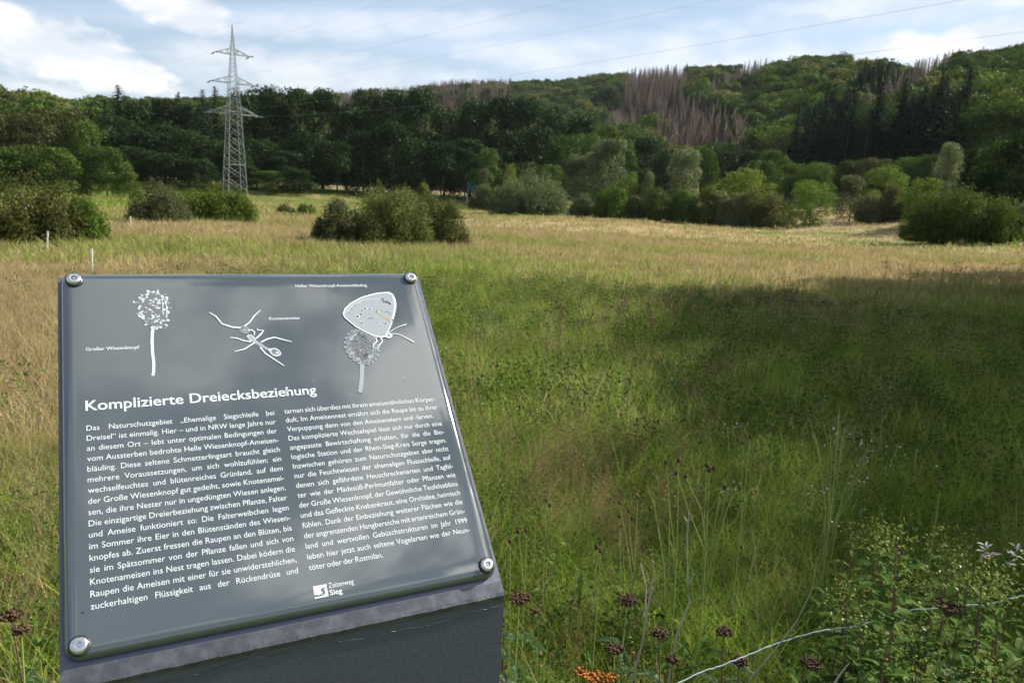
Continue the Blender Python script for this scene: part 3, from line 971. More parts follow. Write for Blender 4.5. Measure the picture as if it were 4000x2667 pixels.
def bush(name, parts, mat, label, cat, group=None, n=5200, size=0.14, D=None, up=0.25, aspect=0.55):
    """a shrub from the ground up; parts: (x, ytop, ybase, width px)"""
    x0 = sum(p[0] for p in parts) / len(parts); yb = max(p[2] for p in parts)
    if D is None: X, Y = hit_ground(x0, yb, 0.32)
    else: X, Y = at_dist(x0, yb, D)
    Dn = math.hypot(X, Y)
    r = np.random.default_rng(int(x0 * 7 + yb))
    blobs = []; stems = MB(); HM = 0.0
    size = max(0.085, Dn * 0.0021); cover = 0.0
    for (x, yt, ybp, w) in parts:
        w = w * 1.12
        off = width_m(x - x0, Dn) * 1.0
        a = math.atan2(X, Y)
        cx, cy = off * math.cos(a), -off * math.sin(a)
        Rw = width_m(w, Dn) / 2
        Hh = max(0.6, top_height(x, yt, X + cx, Y + cy)); HM = max(HM, Hh)
        for q in range(24):
            t = math.sqrt(r.uniform(0, 1)); an = r.uniform(0, 6.283)
            rx, ry = Rw * 0.72 * t * math.cos(an), Rw * 0.72 * t * math.sin(an)
            top = Hh * (1 - 0.62 * t * t) * r.uniform(0.82, 1.0)
            br = Rw * r.uniform(0.26, 0.38)
            zc = max(br * 0.5, top - br * 0.9)
            blobs.append((cx + rx, cy + ry, zc, br, br * 0.95))
            for e_ in range(2): blobs.append((cx + rx * 1.04, cy + ry * 1.04, zc * r.uniform(0.1, 0.55), br, br * 0.9))
            if q % 3 == 0: stems.tube([(cx + rx * .15, cy + ry * .15, -0.1), (cx + rx * .6, cy + ry * .6, zc * .6), (cx + rx, cy + ry, zc)], [0.05, 0.035, 0.012], 5)
    for (x, yt, ybp, w) in parts:
        cover += math.pi * width_m(w, Dn) / 2 * (width_m(w, Dn) / 2 + HM)
    n = int(min(42000, max(1500, 4.2 * cover / (size * size * 0.30))))
    V, Q = blob_crown(r, blobs, n, size, aspect, (0.6, 1.08), up, jit=0.55)
    # shoots that stick out of the mass and make its outline ragged
    SP = []; SN = []
    B = np.array(blobs)
    for q in range(int(26 * len(parts) + 3 * cover)):
        b_ = B[r.integers(0, len(B))]; dv = unit(r.normal(size=3) + np.array([0, 0, 0.9]))
        p0 = b_[:3] + dv * b_[3] * 0.95; ln = b_[3] * r.uniform(0.25, 0.75); dr = unit(dv + np.array([0, 0, 0.8]))
        for e_ in range(9):
            SP.append(p0 + dr * ln * e_ / 8 + r.normal(size=3) * size * 0.35); SN.append(r.normal(size=3))
    V2, Q2 = cards(np.array(SP), np.array(SN), size * 0.85, 0.45, r, 0.6)
    Q = np.concatenate([Q, Q2 + len(V)]); V = np.concatenate([V, V2])
    V[:, 2] = np.maximum(V[:, 2], -0.05)
    V[:, 2] *= HM / np.percentile(V[:, 2], 99.3)
    root = empty(name, (X, Y, float(ground_z(X, Y))))
    tag(root, label, cat, group)
    obj('foliage', np_mesh('foliage', V, Q, M[mat]), root)
    stems.obj('stem', M['bark'], root)
    return root


bush('willow_bush', [(50, 412, 542, 150), (-60, 400, 542, 160), (110, 440, 542, 120)], 'leaf_olive', 'large olive willow bush filling the left picture edge', 'bush', 'willow bushes', 9000, 0.13)
bush('willow_bush', [(195, 458, 540, 96)], 'leaf_fresh', 'smaller darker bush leaning on the right of the large left bush', 'bush', 'willow bushes', 4200, 0.13)
bush('willow_bush', [(366, 426, 499, 116)], 'leaf_willow', 'grey green willow bush near the foot of the pylon', 'bush', 'willow bushes', 4600, 0.17)
bush('hazel_bush', [(446, 446, 499, 100), (500, 440, 499, 112), (544, 450, 499, 78)], 'leaf_fresh', 'fresh green bush directly in front of the pylon', 'bush', None, 6000, 0.18)
bush('willow_bush', [(778, 463, 547, 112)], 'leaf_willow', 'left grey green part of the bush clump above the sign', 'bush', 'willow bushes')
bush('willow_bush', [(860, 452, 549, 130), (920, 440, 549, 140)], 'leaf_olive', 'tall middle bush of the clump above the sign', 'bush', 'willow bushes')
bush('willow_bush', [(975, 456, 549, 130), (1028, 470, 548, 104)], 'leaf_olive', 'right bush of the clump above the sign', 'bush', 'willow bushes')
bush('willow_bush', [(1218, 403, 491, 172)], 'leaf_willow', 'big round grey green willow bush right of the hunting hide', 'bush', 'willow bushes', 7600, 0.20)
bush('willow_bush', [(1108, 428, 478, 62)], 'leaf_olive', 'small bush between hunting hide and round willow', 'bush', 'willow bushes', 2400, 0.26)
bush('willow_bush', [(2148, 462, 551, 104), (2208, 442, 551, 140), (2268, 464, 551, 100)], 'leaf_mid', 'large rounded bush casting a shadow on the right', 'bush', 'willow bushes', 9500, 0.16)
bush('elder_bush', [(2338, 470, 545, 62)], 'leaf_pale', 'pale leafy shrub at the right picture edge beside the large bush', 'shrub', None, 2600, 0.18)
row = [(1336, 450, 486, 58, 'leaf_willow', 'low grey willow bush just right of the round willow'),
       (1405, 432, 487, 84, 'leaf_fresh', 'bright leafy bush under the tall pale willow'),
       (1455, 452, 488, 60, 'leaf_willow', 'dark little bush beneath the small pointed tree'),
       (1505, 436, 488, 84, 'leaf_mid', 'rounded willow bush left of the slim pale willow'),
       (1568, 440, 488, 66, 'leaf_fresh', 'leafy bush at the foot of the slim pale willow'),
       (1622, 432, 488, 70, 'leaf_mid', 'willow bush just right of the slim pale willow'),
       (1652, 442, 486, 60, 'leaf_willow', 'grey bush left of the two dome shaped willows'),
       (1696, 449, 487, 78, 'leaf_willow', 'left of the two low dome shaped willow bushes'),
       (1770, 448, 486, 100, 'leaf_olive', 'right and wider of the two low dome shaped willow bushes'),
       (1725, 436, 478, 70, 'leaf_olive', 'low bush peeping out behind the two dome shaped willows'),
       (2000, 446, 474, 56, 'leaf_willow', 'low dark hedge bush beside the gap'),
       (2050, 428, 474, 60, 'leaf_olive', 'dark upright hedge bush right of the gap'),
       (2096, 438, 474, 60, 'leaf_fresh', 'green bush between hedge and the large right bush')]
for (x, yt, yb, w, mat, lab) in row:
    bush('willow_bush', [(x, yt, yb, w)], mat, lab, 'bush', 'bushes along the right meadow edge', 2600, 0.26, D=100 if x < 1900 else 108)
bush('red_shrub', [(655, 470, 489, 40)], 'leaf_olive', 'low reddish shrub right of the pylon on the meadow', 'shrub', 'low shrubs behind the meadow', 900, 0.2, D=78)
bush('red_shrub', [(705, 470, 489, 44)], 'leaf_fresh', 'low green shrub left of the big bush clump', 'shrub', 'low shrubs behind the meadow', 900, 0.2, D=78)
bush('sapling', [(872, 419, 446, 30)], 'leaf_fresh', 'bright green sapling behind the bush clump', 'sapling', None, 700, 0.26, D=95)
bush('sapling', [(972, 422, 436, 34)], 'leaf_yellow', 'sparse yellowish sapling against the dark wood', 'sapling', None, 420, 0.3, D=140)

# trees outside the picture on the right, whose shadow lies across the meadow
for q, (X, Y, H) in enumerate(((21.0, 9.6, 15.6), (21.8, 13.4, 16.0), (22.3, 17.4, 16.2), (22.2, 21.5, 16.0), (22.7, 25.5, 15.5), (25.5, 29.8, 14.2), (28.5, 35, 14.5), (34.5, 41.5, 13), (52.5, 57.5, 14), (18.8, 9.0, 10.0), (27.5, 11.0, 18), (27.0, 16.0, 18.5), (27.5, 21.5, 19), (28, 27, 18.5), (33, 33, 17))):
    tree('shade_tree', 'oak', X, Y, H, 0.78 if q not in (5, 6, 7, 8) else 0.52, f'{ordinal(q)} green tree of the row shading the right of the meadow', 'tree', 'trees beside the meadow that shade it')

# ------------------------------------------------------------------ pylon and cables
PX, PY = at_dist(540, 452, 130.0)
PZ = float(ground_z(PX, PY))
pyl = empty('pylon', (PX, PY, PZ), R(38))
pyl.scale = (1, 1, top_height(527, 57, PX, PY) / 31.4); PSC = pyl.scale.z
tag(pyl, 'grey steel lattice pylon with three crossarms', 'pylon')
LEV = [(0.0, 1.5), (7.0, 1.25), (16.5, 0.85), (20.5, 0.64), (24.0, 0.42), (27.8, 0.22), (31.4, 0.03)]


def pw(z): return float(np.interp(z, [l[0] for l in LEV], [l[1] for l in LEV]))


for sx in (-1, 1):
    for sy in (-1, 1):
        mb = MB(); mb.tube([(sx * w_, sy * w_, z_) for z_, w_ in LEV], [0.075, 0.07, 0.058, 0.05, 0.04, 0.035, 0.025], 4)
        mb.obj('leg', M['galv'], pyl)
zs = [0.0]
while zs[-1] < 30.5: zs.append(zs[-1] + max(0.75, pw(zs[-1]) * 1.55))
for f in range(4):
    mb = MB()
    ca, sa = [(1, 0), (0, 1), (-1, 0), (0, -1)][f]
    def fp(u, z):
        w_ = pw(z); x_, y_ = w_, u * w_
        return (x_ * ca - y_ * sa, x_ * sa + y_ * ca, z)
    for i in range(len(zs) - 1):
        s_ = 1 if i % 2 else -1
        mb.tube([fp(-s_, zs[i]), fp(s_, zs[i + 1])], 0.023, 4)
        mb.tube([fp(s_, zs[i]), fp(-s_, zs[i + 1])], 0.023, 4)
    for z_ in (7.0, 16.5):
        mb.tube([fp(-1, z_), fp(1, z_)], 0.05, 4)
    mb.obj('bracing', M['galv'], pyl)
ARMS = [(16.0, 3.9, 1.4), (21.4, 3.3, 1.2), (26.4, 2.6, 1.0)]
tips = []
for (z_, L_, h_) in ARMS:
    mb = MB(); w0 = pw(z_); w1 = pw(z_ + h_)
    for s_ in (-1, 1):
        tip = (s_ * L_, 0, z_)
        for sy in (-1, 1):
            mb.tube([(s_ * w0, sy * w0, z_), tip], 0.06, 4)
            mb.tube([(s_ * w1, sy * w1, z_ + h_), tip], 0.055, 4)
            for q in range(4):
                t0, t1 = q / 4.5, (q + 1) / 4.5
                a_ = Vector((s_ * w0, sy * w0, z_)).lerp(Vector(tip), t0); b_ = Vector((s_ * w1, sy * w1, z_ + h_)).lerp(Vector(tip), t1 if q % 2 == 0 else t0)
                mb.tube([a_, b_], 0.03, 4)
        tips.append(tip)
    arm = mb.obj('crossarm', M['galv'], pyl)
    for s_ in (-1, 1):
        for e_ in (-1, 1):
            ib = MB()
            ib.tube([(s_ * L_, 0, z_), (s_ * L_, e_ * 1.7, z_ - 0.22)], 0.03, 5)
            for q in range(8): ib.ball((s_ * L_, e_ * (0.4 + q * 0.15), z_ - 0.05 - q * 0.019), 0.11, 7, 4, 1.0)
            ib.obj('insulator', M['insul'], arm)
tips.append((0, 0, 31.4))
rot = Matrix.Rotation(R(38), 3, 'Z')
line_dir = rot @ Vector((0, -1, 0))
if line_dir.x < 0: line_dir = -line_dir
CAB = ['lower left tip', 'lower right tip', 'middle left tip', 'middle right tip', 'upper left tip', 'upper right tip', 'peak']
for q, tip in enumerate(tips):
    p = rot @ Vector((tip[0], tip[1], tip[2] * PSC)) + Vector((PX, PY, PZ))
    for side, L_, far, rise in ((1, 215.0, 'towards the right', 6.0), (-1, 190.0, 'away to the left', 16.0)):
        pts = []
        for i in range(41):
            t = i / 40
            pts.append(p + line_dir * side * L_ * t + Vector((0, 0, rise * t - 4 * 3.0 * t * (1 - t))))
        mb = MB(); mb.tube(pts, 0.006, 4)
        tag(mb.obj('power_cable', M['cable']), f'overhead cable running {far} from the {CAB[q]} of the pylon', 'cable', 'cables of the power line')

# ------------------------------------------------------------------ hunting hide, white stakes
X, Y = at_dist(1081, 455, 150.0)
hide = empty('hunting_hide', (X, Y, float(ground_z(X, Y))), R(12))
tag(hide, 'small dark green hunting hide on stilts at the wood edge', 'hunting hide')
HT = top_height(1081, 416, X, Y)
mb = MB(); mb.box((0, 0, HT - 0.95), (1.35, 1.35, 1.5)); cabin = mb.obj('cabin', M['hide_green'], hide)
mb = MB(); mb.box((0.2, -0.69, HT - 0.75), (0.5, 0.02, 0.3)); mb.obj('window', M['rubber'], cabin)
mb = MB(); mb.box((0, -0.05, HT - 0.14), (1.6, 1.7, 0.09)); mb.obj('roof', M['hide_green'], hide)
for sx in (-1, 1):
    for sy in (-1, 1):
        mb = MB(); mb.tube([(sx * 0.75, sy * 0.75, -0.2), (sx * 0.55, sy * 0.55, HT - 1.7)], 0.07, 6); mb.obj('leg', M['wood_grey'], hide)
mb = MB()
for s_ in (-1, 1): mb.tube([(s_ * 0.22 + .3, -1.5, -0.1), (s_ * 0.22 + .3, -0.72, HT - 1.6)], 0.04, 5)
for q in range(8):
    t = (q + .7) / 8.5; mb.tube([(0.08, -1.5 + .78 * t, (HT - 1.5) * t), (0.52, -1.5 + .78 * t, (HT - 1.5) * t)], 0.03, 5)
mb.obj('ladder', M['wood_grey'], hide)

for (xb, yb, xt, yt, lab) in ((211, 630, 214, 571, 'white fence stake right in front of the sign on the left'), (107, 570, 112, 531, 'leaning white fence stake before the large left bush'), (300, 518, 301, 497, 'farthest white fence stake, left of the pylon bush')):
    X, Y = hit_ground(xb, yb + 12)
    H = top_height(xt, yt, X, Y)
    st = empty('fence_stake', (X, Y, float(ground_z(X, Y))))
    tag(st, lab, 'fence stake', 'white fence stakes')
    lean = width_m(xt - xb, math.hypot(X, Y))
    mb = MB(); mb.tube([(0, 0, -0.15), (lean, 0, H)], 0.022, 6); mb.obj('rod', M['post_white'], st)
    mb = MB(); mb.tube([(lean * .85, -0.03, H * .86), (lean * .86, 0.035, H * .87)], 0.014, 6); mb.obj('insulator', M['post_white'], st)
# ------------------------------------------------------------------ the information board
S = 0.5                                                     # side of the square panel
RC = np.array([[0.8894, -0.2758, 0.3645], [-0.0430, -0.8444, -0.5340], [0.4550, 0.4593, -0.7629]])
A1 = C2W @ RC[:, 0]; A2 = C2W @ RC[:, 1]; AN = C2W @ RC[:, 2]
A1 = np.array([A1[0], A1[1], 0.0]); A1 /= np.linalg.norm(A1)
A2 = A2 - A1 * (A1 @ A2); A2 /= np.linalg.norm(A2); AN = np.cross(A1, A2)
T0 = C2W @ (np.array([-1.2063, -0.1718, 2.0560]) * S) + np.array([0, 0, CZ])
FN = np.array([AN[0], AN[1], 0.0]); FN /= np.linalg.norm(FN)


def PWd(u, v, h=0.0):
    return T0 + S * (np.asarray(u)[..., None] * A1 - np.asarray(v)[..., None] * A2) + np.asarray(h)[..., None] * AN


foot = PWd(0.5, 1.05) - FN * 0.015
foot[2] = float(ground_z(foot[0], foot[1]))
board = empty('information_board', foot)
tag(board, 'slanted grey enamel information board on a dark steel pedestal', 'information board')


def loc(P): return np.asarray(P, float) - foot


# materials of the board
m, t, out = new_mat('enamel')
tc = t.n('ShaderNodeTexCoord')
dirt = t.noise(tc.outputs['Object'], 9.0, 6.0, 0.6)
b = principled(t, out, t.mix(dirt, (0.050, 0.064, 0.070), (0.060, 0.074, 0.080)), 0.09, 0.0, 0.75)
t.l(t.m('ADD', 0.05, t.m('MULTIPLY', t.ramp(dirt, 0.4, 0.75), 0.12)), b.inputs['Roughness'])
b.inputs['Coat Weight'].default_value = 1.0; b.inputs['Coat IOR'].default_value = 1.6; b.inputs['Coat Roughness'].default_value = 0.03
bp = t.n('ShaderNodeBump'); bp.inputs['Strength'].default_value = 0.05; bp.inputs['Distance'].default_value = 0.01
t.l(t.noise(tc.outputs['Object'], 14.0, 2.0), bp.inputs['Height']); t.l(bp.outputs[0], b.inputs['Normal'])
M['enamel'] = m


def print_mat(name, col):
    m, t, out = new_mat(name)
    b = principled(t, out, col, 0.22, 0.0, 0.6)
    return m


M['print_white'] = print_mat('print_white', (0.60, 0.65, 0.65))
M['print_pale'] = print_mat('print_pale', (0.27, 0.30, 0.32))
M['print_mid'] = print_mat('print_mid', (0.13, 0.14, 0.155))
M['print_dark'] = print_mat('print_dark', (0.07, 0.075, 0.085))
M['dirt'] = print_mat('dirt', (0.02, 0.016, 0.012))
M['rust'] = print_mat('rust', (0.42, 0.33, 0.20))

m, t, out = new_mat('steel_paint')
tc = t.n('ShaderNodeTexCoord')
fine = t.noise(tc.outputs['Object'], 420.0, 3.0, 0.6)
wide = t.noise(tc.outputs['Object'], 7.0, 6.0, 0.6)
spk = t.ramp(t.noise(tc.outputs['Object'], 900.0, 1.0), 0.66, 0.74)
col = t.mix(wide, (0.084, 0.088, 0.120), (0.104, 0.109, 0.145))
col = t.mix(spk, col, (0.14, 0.145, 0.16))
b = principled(t, out, col, 0.42, 0.25, 0.5)
t.l(t.m('ADD', 0.30, t.m('MULTIPLY', fine, 0.25)), b.inputs['Roughness'])
bp = t.n('ShaderNodeBump'); bp.inputs['Strength'].default_value = 0.35; bp.inputs['Distance'].default_value = 0.0008
t.l(t.m('ADD', fine, t.m('MULTIPLY', t.noise(tc.outputs['Object'], 120.0, 3.0), 1.4)), bp.inputs['Height']); t.l(bp.outputs[0], b.inputs['Normal'])
M['steel_paint'] = m
m, t, out = new_mat('cut_edge')
tc = t.n('ShaderNodeTexCoord')
fine = t.noise(tc.outputs['Object'], 260.0, 4.0, 0.7, 0.6)
col = t.mix(t.ramp(t.noise(tc.outputs['Object'], 60.0, 4.0), 0.35, 0.7), (0.060, 0.064, 0.076), (0.105, 0.110, 0.124))
b = principled(t, out, col, 0.34, 0.45, 0.5)
bp = t.n('ShaderNodeBump'); bp.inputs['Strength'].default_value = 0.3; bp.inputs['Distance'].default_value = 0.0008
t.l(fine, bp.inputs['Height']); t.l(bp.outputs[0], b.inputs['Normal'])
M['cut_edge'] = m

# pedestal: thick steel, slanted on top and upright in front, with a rough front lip
def build_pedestal():
    r = np.random.default_rng(3)
    U0, U1, nu = -0.0085, 1.010, 160
    us = np.linspace(U0, U1, nu)
    vB = 1.044
    lipz = (PWd(0.5, vB)[2])
    prof = []       # list of functions of (u, noise) -> world point
    TH = 0.032
    pts = []
    for i, u in enumerate(us):
        e1 = 0.0004 * math.sin(u * 37) * math.sin(u * 91 + 1) + r.normal() * 0.00012
        e2 = 0.0003 * math.sin(u * 53 + 2) + r.normal() * 0.0001
        A = PWd(u, 0.002)
        B0 = PWd(u, 1.012)
        B1 = PWd(u, vB - 0.004 + e1)
        B2 = PWd(u, vB) + FN * (0.0015 + e2) - np.array([0, 0, 0.0022 + e1])
        C0 = PWd(u, vB) + FN * 0.0006 - np.array([0, 0, 0.0085 + e1 * 1.5])
        C1 = C0.copy() - FN * 0.0006; C1[2] -= 0.004
        D = C1.copy(); D[2] = foot[2] - 0.12
        E = D - FN * TH
        Fp = C1 - FN * TH; Fp[2] = C1[2] + 0.004
        # inner corner below the slanted plate
        G = PWd(u, vB - 0.10, -TH)
        Hh = PWd(u, 0.002, -TH)
        pts.append([A, B0, B1, B2, C0, C1, D, E, Fp, G, Hh])
    P = np.array(pts)                       # nu, k, 3
    k = P.shape[1]
    V = loc(P.reshape(-1, 3))
    Fc = []; mi = []
    for i in range(nu - 1):
        for j in range(k):
            a, b_ = i * k + j, i * k + (j + 1) % k
            Fc.append((a, b_, b_ + k, a + k)); mi.append(1 if j in (1, 2, 3) else 0)
    Fc.append(tuple(range(k - 1, -1, -1))); mi.append(0)
    Fc.append(tuple((nu - 1) * k + j for j in range(k))); mi.append(0)
    Fc = [tuple(reversed(f)) for f in Fc]
    return obj('pedestal', np_mesh('pedestal', V, Fc, [M['steel_paint'], M['cut_edge']], mi), board)


ped = build_pedestal()
# hairline crack of the paint just under the lip
mb = MB(); r = np.random.default_rng(9)
base = PWd(0.5, 1.049)[2]
pp = []
for i in range(90):
    u = -0.006 + 1.012 * i / 89
    w = PWd(u, 1.044) + FN * 0.0003; w[2] -= 0.0175 + 0.0035 * math.sin(u * 9 + 1) + 0.0012 * math.sin(u * 33) + r.normal() * 0.0005
    pp.append(loc(w))
mb.tube(pp, 0.0005, 4); mb.obj('paint_crack', M['rubber'], ped)


# enamel panel: square with rounded corners and rolled edges
def rrect(inset, rad, n=10):
    a, b_ = inset, 1 - inset
    out = []
    for (cx, cy, s0) in ((b_ - rad, a + rad, -90), (b_ - rad, b_ - rad, 0), (a + rad, b_ - rad, 90), (a + rad, a + rad, 180)):
        for i in range(n + 1):
            t = R(s0 + 90 * i / n); out.append((cx + rad * math.cos(t), cy + rad * math.sin(t)))
    return out


HTOP = 0.0125
def build_panel():
    rings = []
    er = 0.026
    for i in range(9):
        a = math.pi / 2 * i / 8
        ins = er * (1 - math.sin(a)); drop = 0.0095 * (1 - math.cos(a))
        rings.append((ins, HTOP - drop))
    rings = [(0.06, HTOP)] + rings + [(0.0, 0.0022), (0.02, 0.0022)]
    V = []; Fc = []
    n = len(rrect(0, 0.03))
    for ins, h in rings:
        rad = max(0.008, 0.034 - ins)
        for (u, v) in rrect(ins, rad): V.append(PWd(u, v, h))
    for i in range(len(rings) - 1):
        for j in range(n):
            Fc.append((i * n + j, (i + 1) * n + j, (i + 1) * n + (j + 1) % n, i * n + (j + 1) % n))
    Fc.append(tuple(range(n)))
    Fc.append(tuple((len(rings) - 1) * n + j for j in range(n - 1, -1, -1)))
    me = np_mesh('panel', loc(np.array(V)), Fc, M['enamel'], None, True)
    bm = bmesh.new(); bm.from_mesh(me); bmesh.ops.recalc_face_normals(bm, faces=bm.faces); bm.to_mesh(me); bm.free()
    return obj('panel', me, board)


panel = build_panel()
INK = HTOP + 0.00035


def flat_text(body, size, sw=1.0, off=0.0, res=3):
    c = bpy.data.curves.new('line', 'FONT')
    c.body = body; c.size = size; c.space_word = sw; c.offset = off; c.resolution_u = res
    o = bpy.data.objects.new('line', c); COL.objects.link(o)
    bpy.context.view_layer.update()
    me = bpy.data.meshes.new_from_object(o.evaluated_get(bpy.context.evaluated_depsgraph_get()))
    n = len(me.vertices); V = np.zeros(n * 3, np.float32); me.vertices.foreach_get('co', V)
    Fc = [tuple(p.vertices) for p in me.polygons]
    bpy.data.objects.remove(o); bpy.data.curves.remove(c); bpy.data.meshes.remove(me)
    return V.reshape(-1, 3), Fc


def lettering(name, lines, mat, label=None):
    """lines: (text, u0, u1 or None, baseline v, size, x scale, offset)"""
    AV = []; AF = []; o = 0
    rt = []
    for (body, u0, u1, v0, size, xs, off) in lines:
        V, Fc = flat_text(body, size, 1.0, 0.0); rt.append((u1 - u0) / (V[:, 0].max() - V[:, 0].min()))
    fit = float(np.percentile(rt, 35))
    for (body, u0, u1, v0, size, xs, off) in lines:
        xs = fit
        V, Fc = flat_text(body, size, 1.0, 0.0)
        x0, x1 = V[:, 0].min(), V[:, 0].max()
        if u1 is not None:
            want = (u1 - u0) / xs
            nsp = body.count(' ')
            V2, F2 = flat_text(body, size, 2.0, 0.0)
            per = (V2[:, 0].max() - x1)
            sw = 1 + (want - (x1 - x0)) / per if per > 1e-6 else 1
            if sw < 0.62: sw = 0.62
            V, Fc = flat_text(body, size, sw, 0.0)
            x0, x1 = V[:, 0].min(), V[:, 0].max()
            xs = (u1 - u0) / (x1 - x0)
        sh = [(0, 0)] if off <= 0 else [(-off, -off * .5), (off, -off * .5), (-off, off * .5), (off, off * .5)]
        for q, (du, dv) in enumerate(sh):
            P = PWd(u0 + (V[:, 0] - x0) * xs + du * size, v0 - V[:, 1] + dv * size, np.full(len(V), INK + q * 0.00006))
            AV.append(loc(P)); AF += [tuple(i + o for i in f) for f in Fc]; o += len(V)
    return obj(name, np_mesh(name, np.concatenate(AV), AF, mat), panel)


LEFT = ['Das Naturschutzgebiet „Ehemalige Siegschleife bei', 'Dreisel“ ist einmalig. Hier – und in NRW lange Jahre nur', 'an diesem Ort – lebt unter optimalen Bedingungen der',
        'vom Aussterben bedrohte Helle Wiesenknopf-Ameisen-', 'bläuling. Diese seltene Schmetterlingsart braucht gleich', 'mehrere Voraussetzungen, um sich wohlzufühlen: ein',
        'wechselfeuchtes und blütenreiches Grünland, auf dem', 'der Große Wiesenknopf gut gedeiht, sowie Knotenamei-', 'sen, die ihre Nester nur in ungedüngten Wiesen anlegen.',
        'Die einzigartige Dreierbeziehung zwischen Pflanze, Falter', 'und Ameise funktioniert so: Die Falterweibchen legen', 'im Sommer ihre Eier in den Blütenständen des Wiesen-',
        'knopfes ab. Zuerst fressen die Raupen an den Blüten, bis', 'sie im Spätsommer von der Pflanze fallen und sich von', 'Knotenameisen ins Nest tragen lassen. Dabei ködern die',
        'Raupen die Ameisen mit einer für sie unwiderstehlichen,', 'zuckerhaltigen Flüssigkeit aus der Rückendrüse und']
RIGHT = ['tarnen sich überdies mit ihrem ameisenähnlichen Körper-', 'duft. Im Ameisennest ernährt sich die Raupe bis zu ihrer', 'Verpuppung dann von den Ameiseneiern und -larven.',
         'Das komplizierte Wechselspiel lässt sich nur durch eine', 'angepasste Bewirtschaftung erhalten, für die die Bio-', 'logische Station und der Rhein-Sieg-Kreis Sorge tragen.',
         'Inzwischen gehören zum Naturschutzgebiet aber nicht', 'nur die Feuchtwiesen der ehemaligen Flussschleife, auf', 'denen sich gefährdete Heuschreckenarten und Tagfal-',
         'ter wie der Mädesüß-Perlmuttfalter oder Pflanzen wie', 'der Große Wiesenknopf, der Gewöhnliche Teufelsabbiss', 'und das Gefleckte Knabenkraut, eine Orchidee, heimisch',
         'fühlen. Dank der Einbeziehung weiterer Flächen wie die', 'der angrenzenden Hangbereiche mit artenreichem Grün-', 'land und wertvollen Gebüschstrukturen im Jahr 1999',
         'leben hier jetzt auch seltene Vogelarten wie der Neun-', 'töter oder der Rotmilan.']
lettering('title_lettering', [('Komplizierte Dreiecksbeziehung', 0.0507, 0.6084, 0.4215, 0.0400, 0.9, 0.016)], M['print_white'])
DV = 0.02667
lettering('text_column', [(l, 0.0512, 0.4890, 0.4755 + i * DV, 0.0203, 0.75, 0.0) for i, l in enumerate(LEFT)], M['print_white'])
lettering('text_column', [(l, 0.5153, {2: 0.928, 16: 0.7006}.get(i, 0.9478), 0.4740 + i * DV, 0.0203, 0.75, 0.0) for i, l in enumerate(RIGHT)], M['print_white'])
lettering('caption', [('Großer Wiesenknopf', 0.0541, 0.176, 0.2510, 0.0146, 0.9, 0.016)], M['print_white'])
lettering('caption', [('Knotenameise', 0.5139, 0.5987, 0.1738, 0.0146, 0.9, 0.016)], M['print_white'])
lettering('caption', [('Heller Wiesenknopf-Ameisenbläuling', 0.6039, 0.8209, 0.0600, 0.0146, 0.9, 0.016)], M['print_white'])
lettering('logo_lettering', [('Zeitenweg', 0.5543, 0.6156, 0.9517, 0.0182, 0.75, -0.004)], M['print_white'])
lettering('logo_lettering', [('Sieg', 0.5546, 0.5842, 0.9688, 0.0182, 0.75, 0.02)], M['print_white'])


class Flat:
    """flat printed shapes on the panel, each layer a hair above the one before"""
    def __init__(self): self.V = []; self.F = []; self.mi = []
    def poly(self, pts, m=0, lay=0):
        b = len(self.V)
        self.V += [loc(PWd(u, v, INK + lay * 0.00012)) for u, v in pts]
        self.F.append(tuple(range(b, b + len(pts)))); self.mi.append(m)
    def fanpoly(self, pts, m=0, lay=0):
        cu = sum(p[0] for p in pts) / len(pts); cv = sum(p[1] for p in pts) / len(pts)
        for i in range(len(pts)): self.poly([(cu, cv), pts[i], pts[(i + 1) % len(pts)]], m, lay)
    def stroke(self, pts, w, m=0, lay=0):
        if not isinstance(w, (list, tuple)): w = [w] * len(pts)
        L = []; Rr = []
        for i, p in enumerate(pts):
            a = pts[max(i - 1, 0)]; b = pts[min(i + 1, len(pts) - 1)]
            d = (b[0] - a[0], b[1] - a[1]); l = math.hypot(*d) or 1
            nx, ny = -d[1] / l * w[i] / 2, d[0] / l * w[i] / 2
            L.append((p[0] + nx, p[1] + ny)); Rr.append((p[0] - nx, p[1] - ny))
        for i in range(len(pts) - 1): self.poly([L[i], L[i + 1], Rr[i + 1], Rr[i]], m, lay)
    def disc(self, u, v, ru, rv=None, m=0, lay=0, n=12, wob=0.0, rr=None, rot=0.0):
        rv = rv or ru; pts = []
        for i in range(n):
            t = 2 * math.pi * i / n; k = 1 + (rr.uniform(-wob, wob) if rr is not None else 0)
            x, y = ru * k * math.cos(t), rv * k * math.sin(t)
            pts.append((u + x * math.cos(rot) - y * math.sin(rot), v + x * math.sin(rot) + y * math.cos(rot)))
        self.fanpoly(pts, m, lay)
    def obj(self, name):
        me = np_mesh(name, np.array(self.V), self.F, [M['print_white'], M['print_pale'], M['print_mid'], M['print_dark'], M['dirt'], M['rust']], self.mi)
        bm = bmesh.new(); bm.from_mesh(me)
        nrm = Vector(AN)
        for f in bm.faces:
            f.normal_update()
            if f.normal.dot(nrm) < 0: f.normal_flip()
        bm.to_mesh(me); bm.free()
        return obj(name, me, panel)


rr = np.random.default_rng(21)
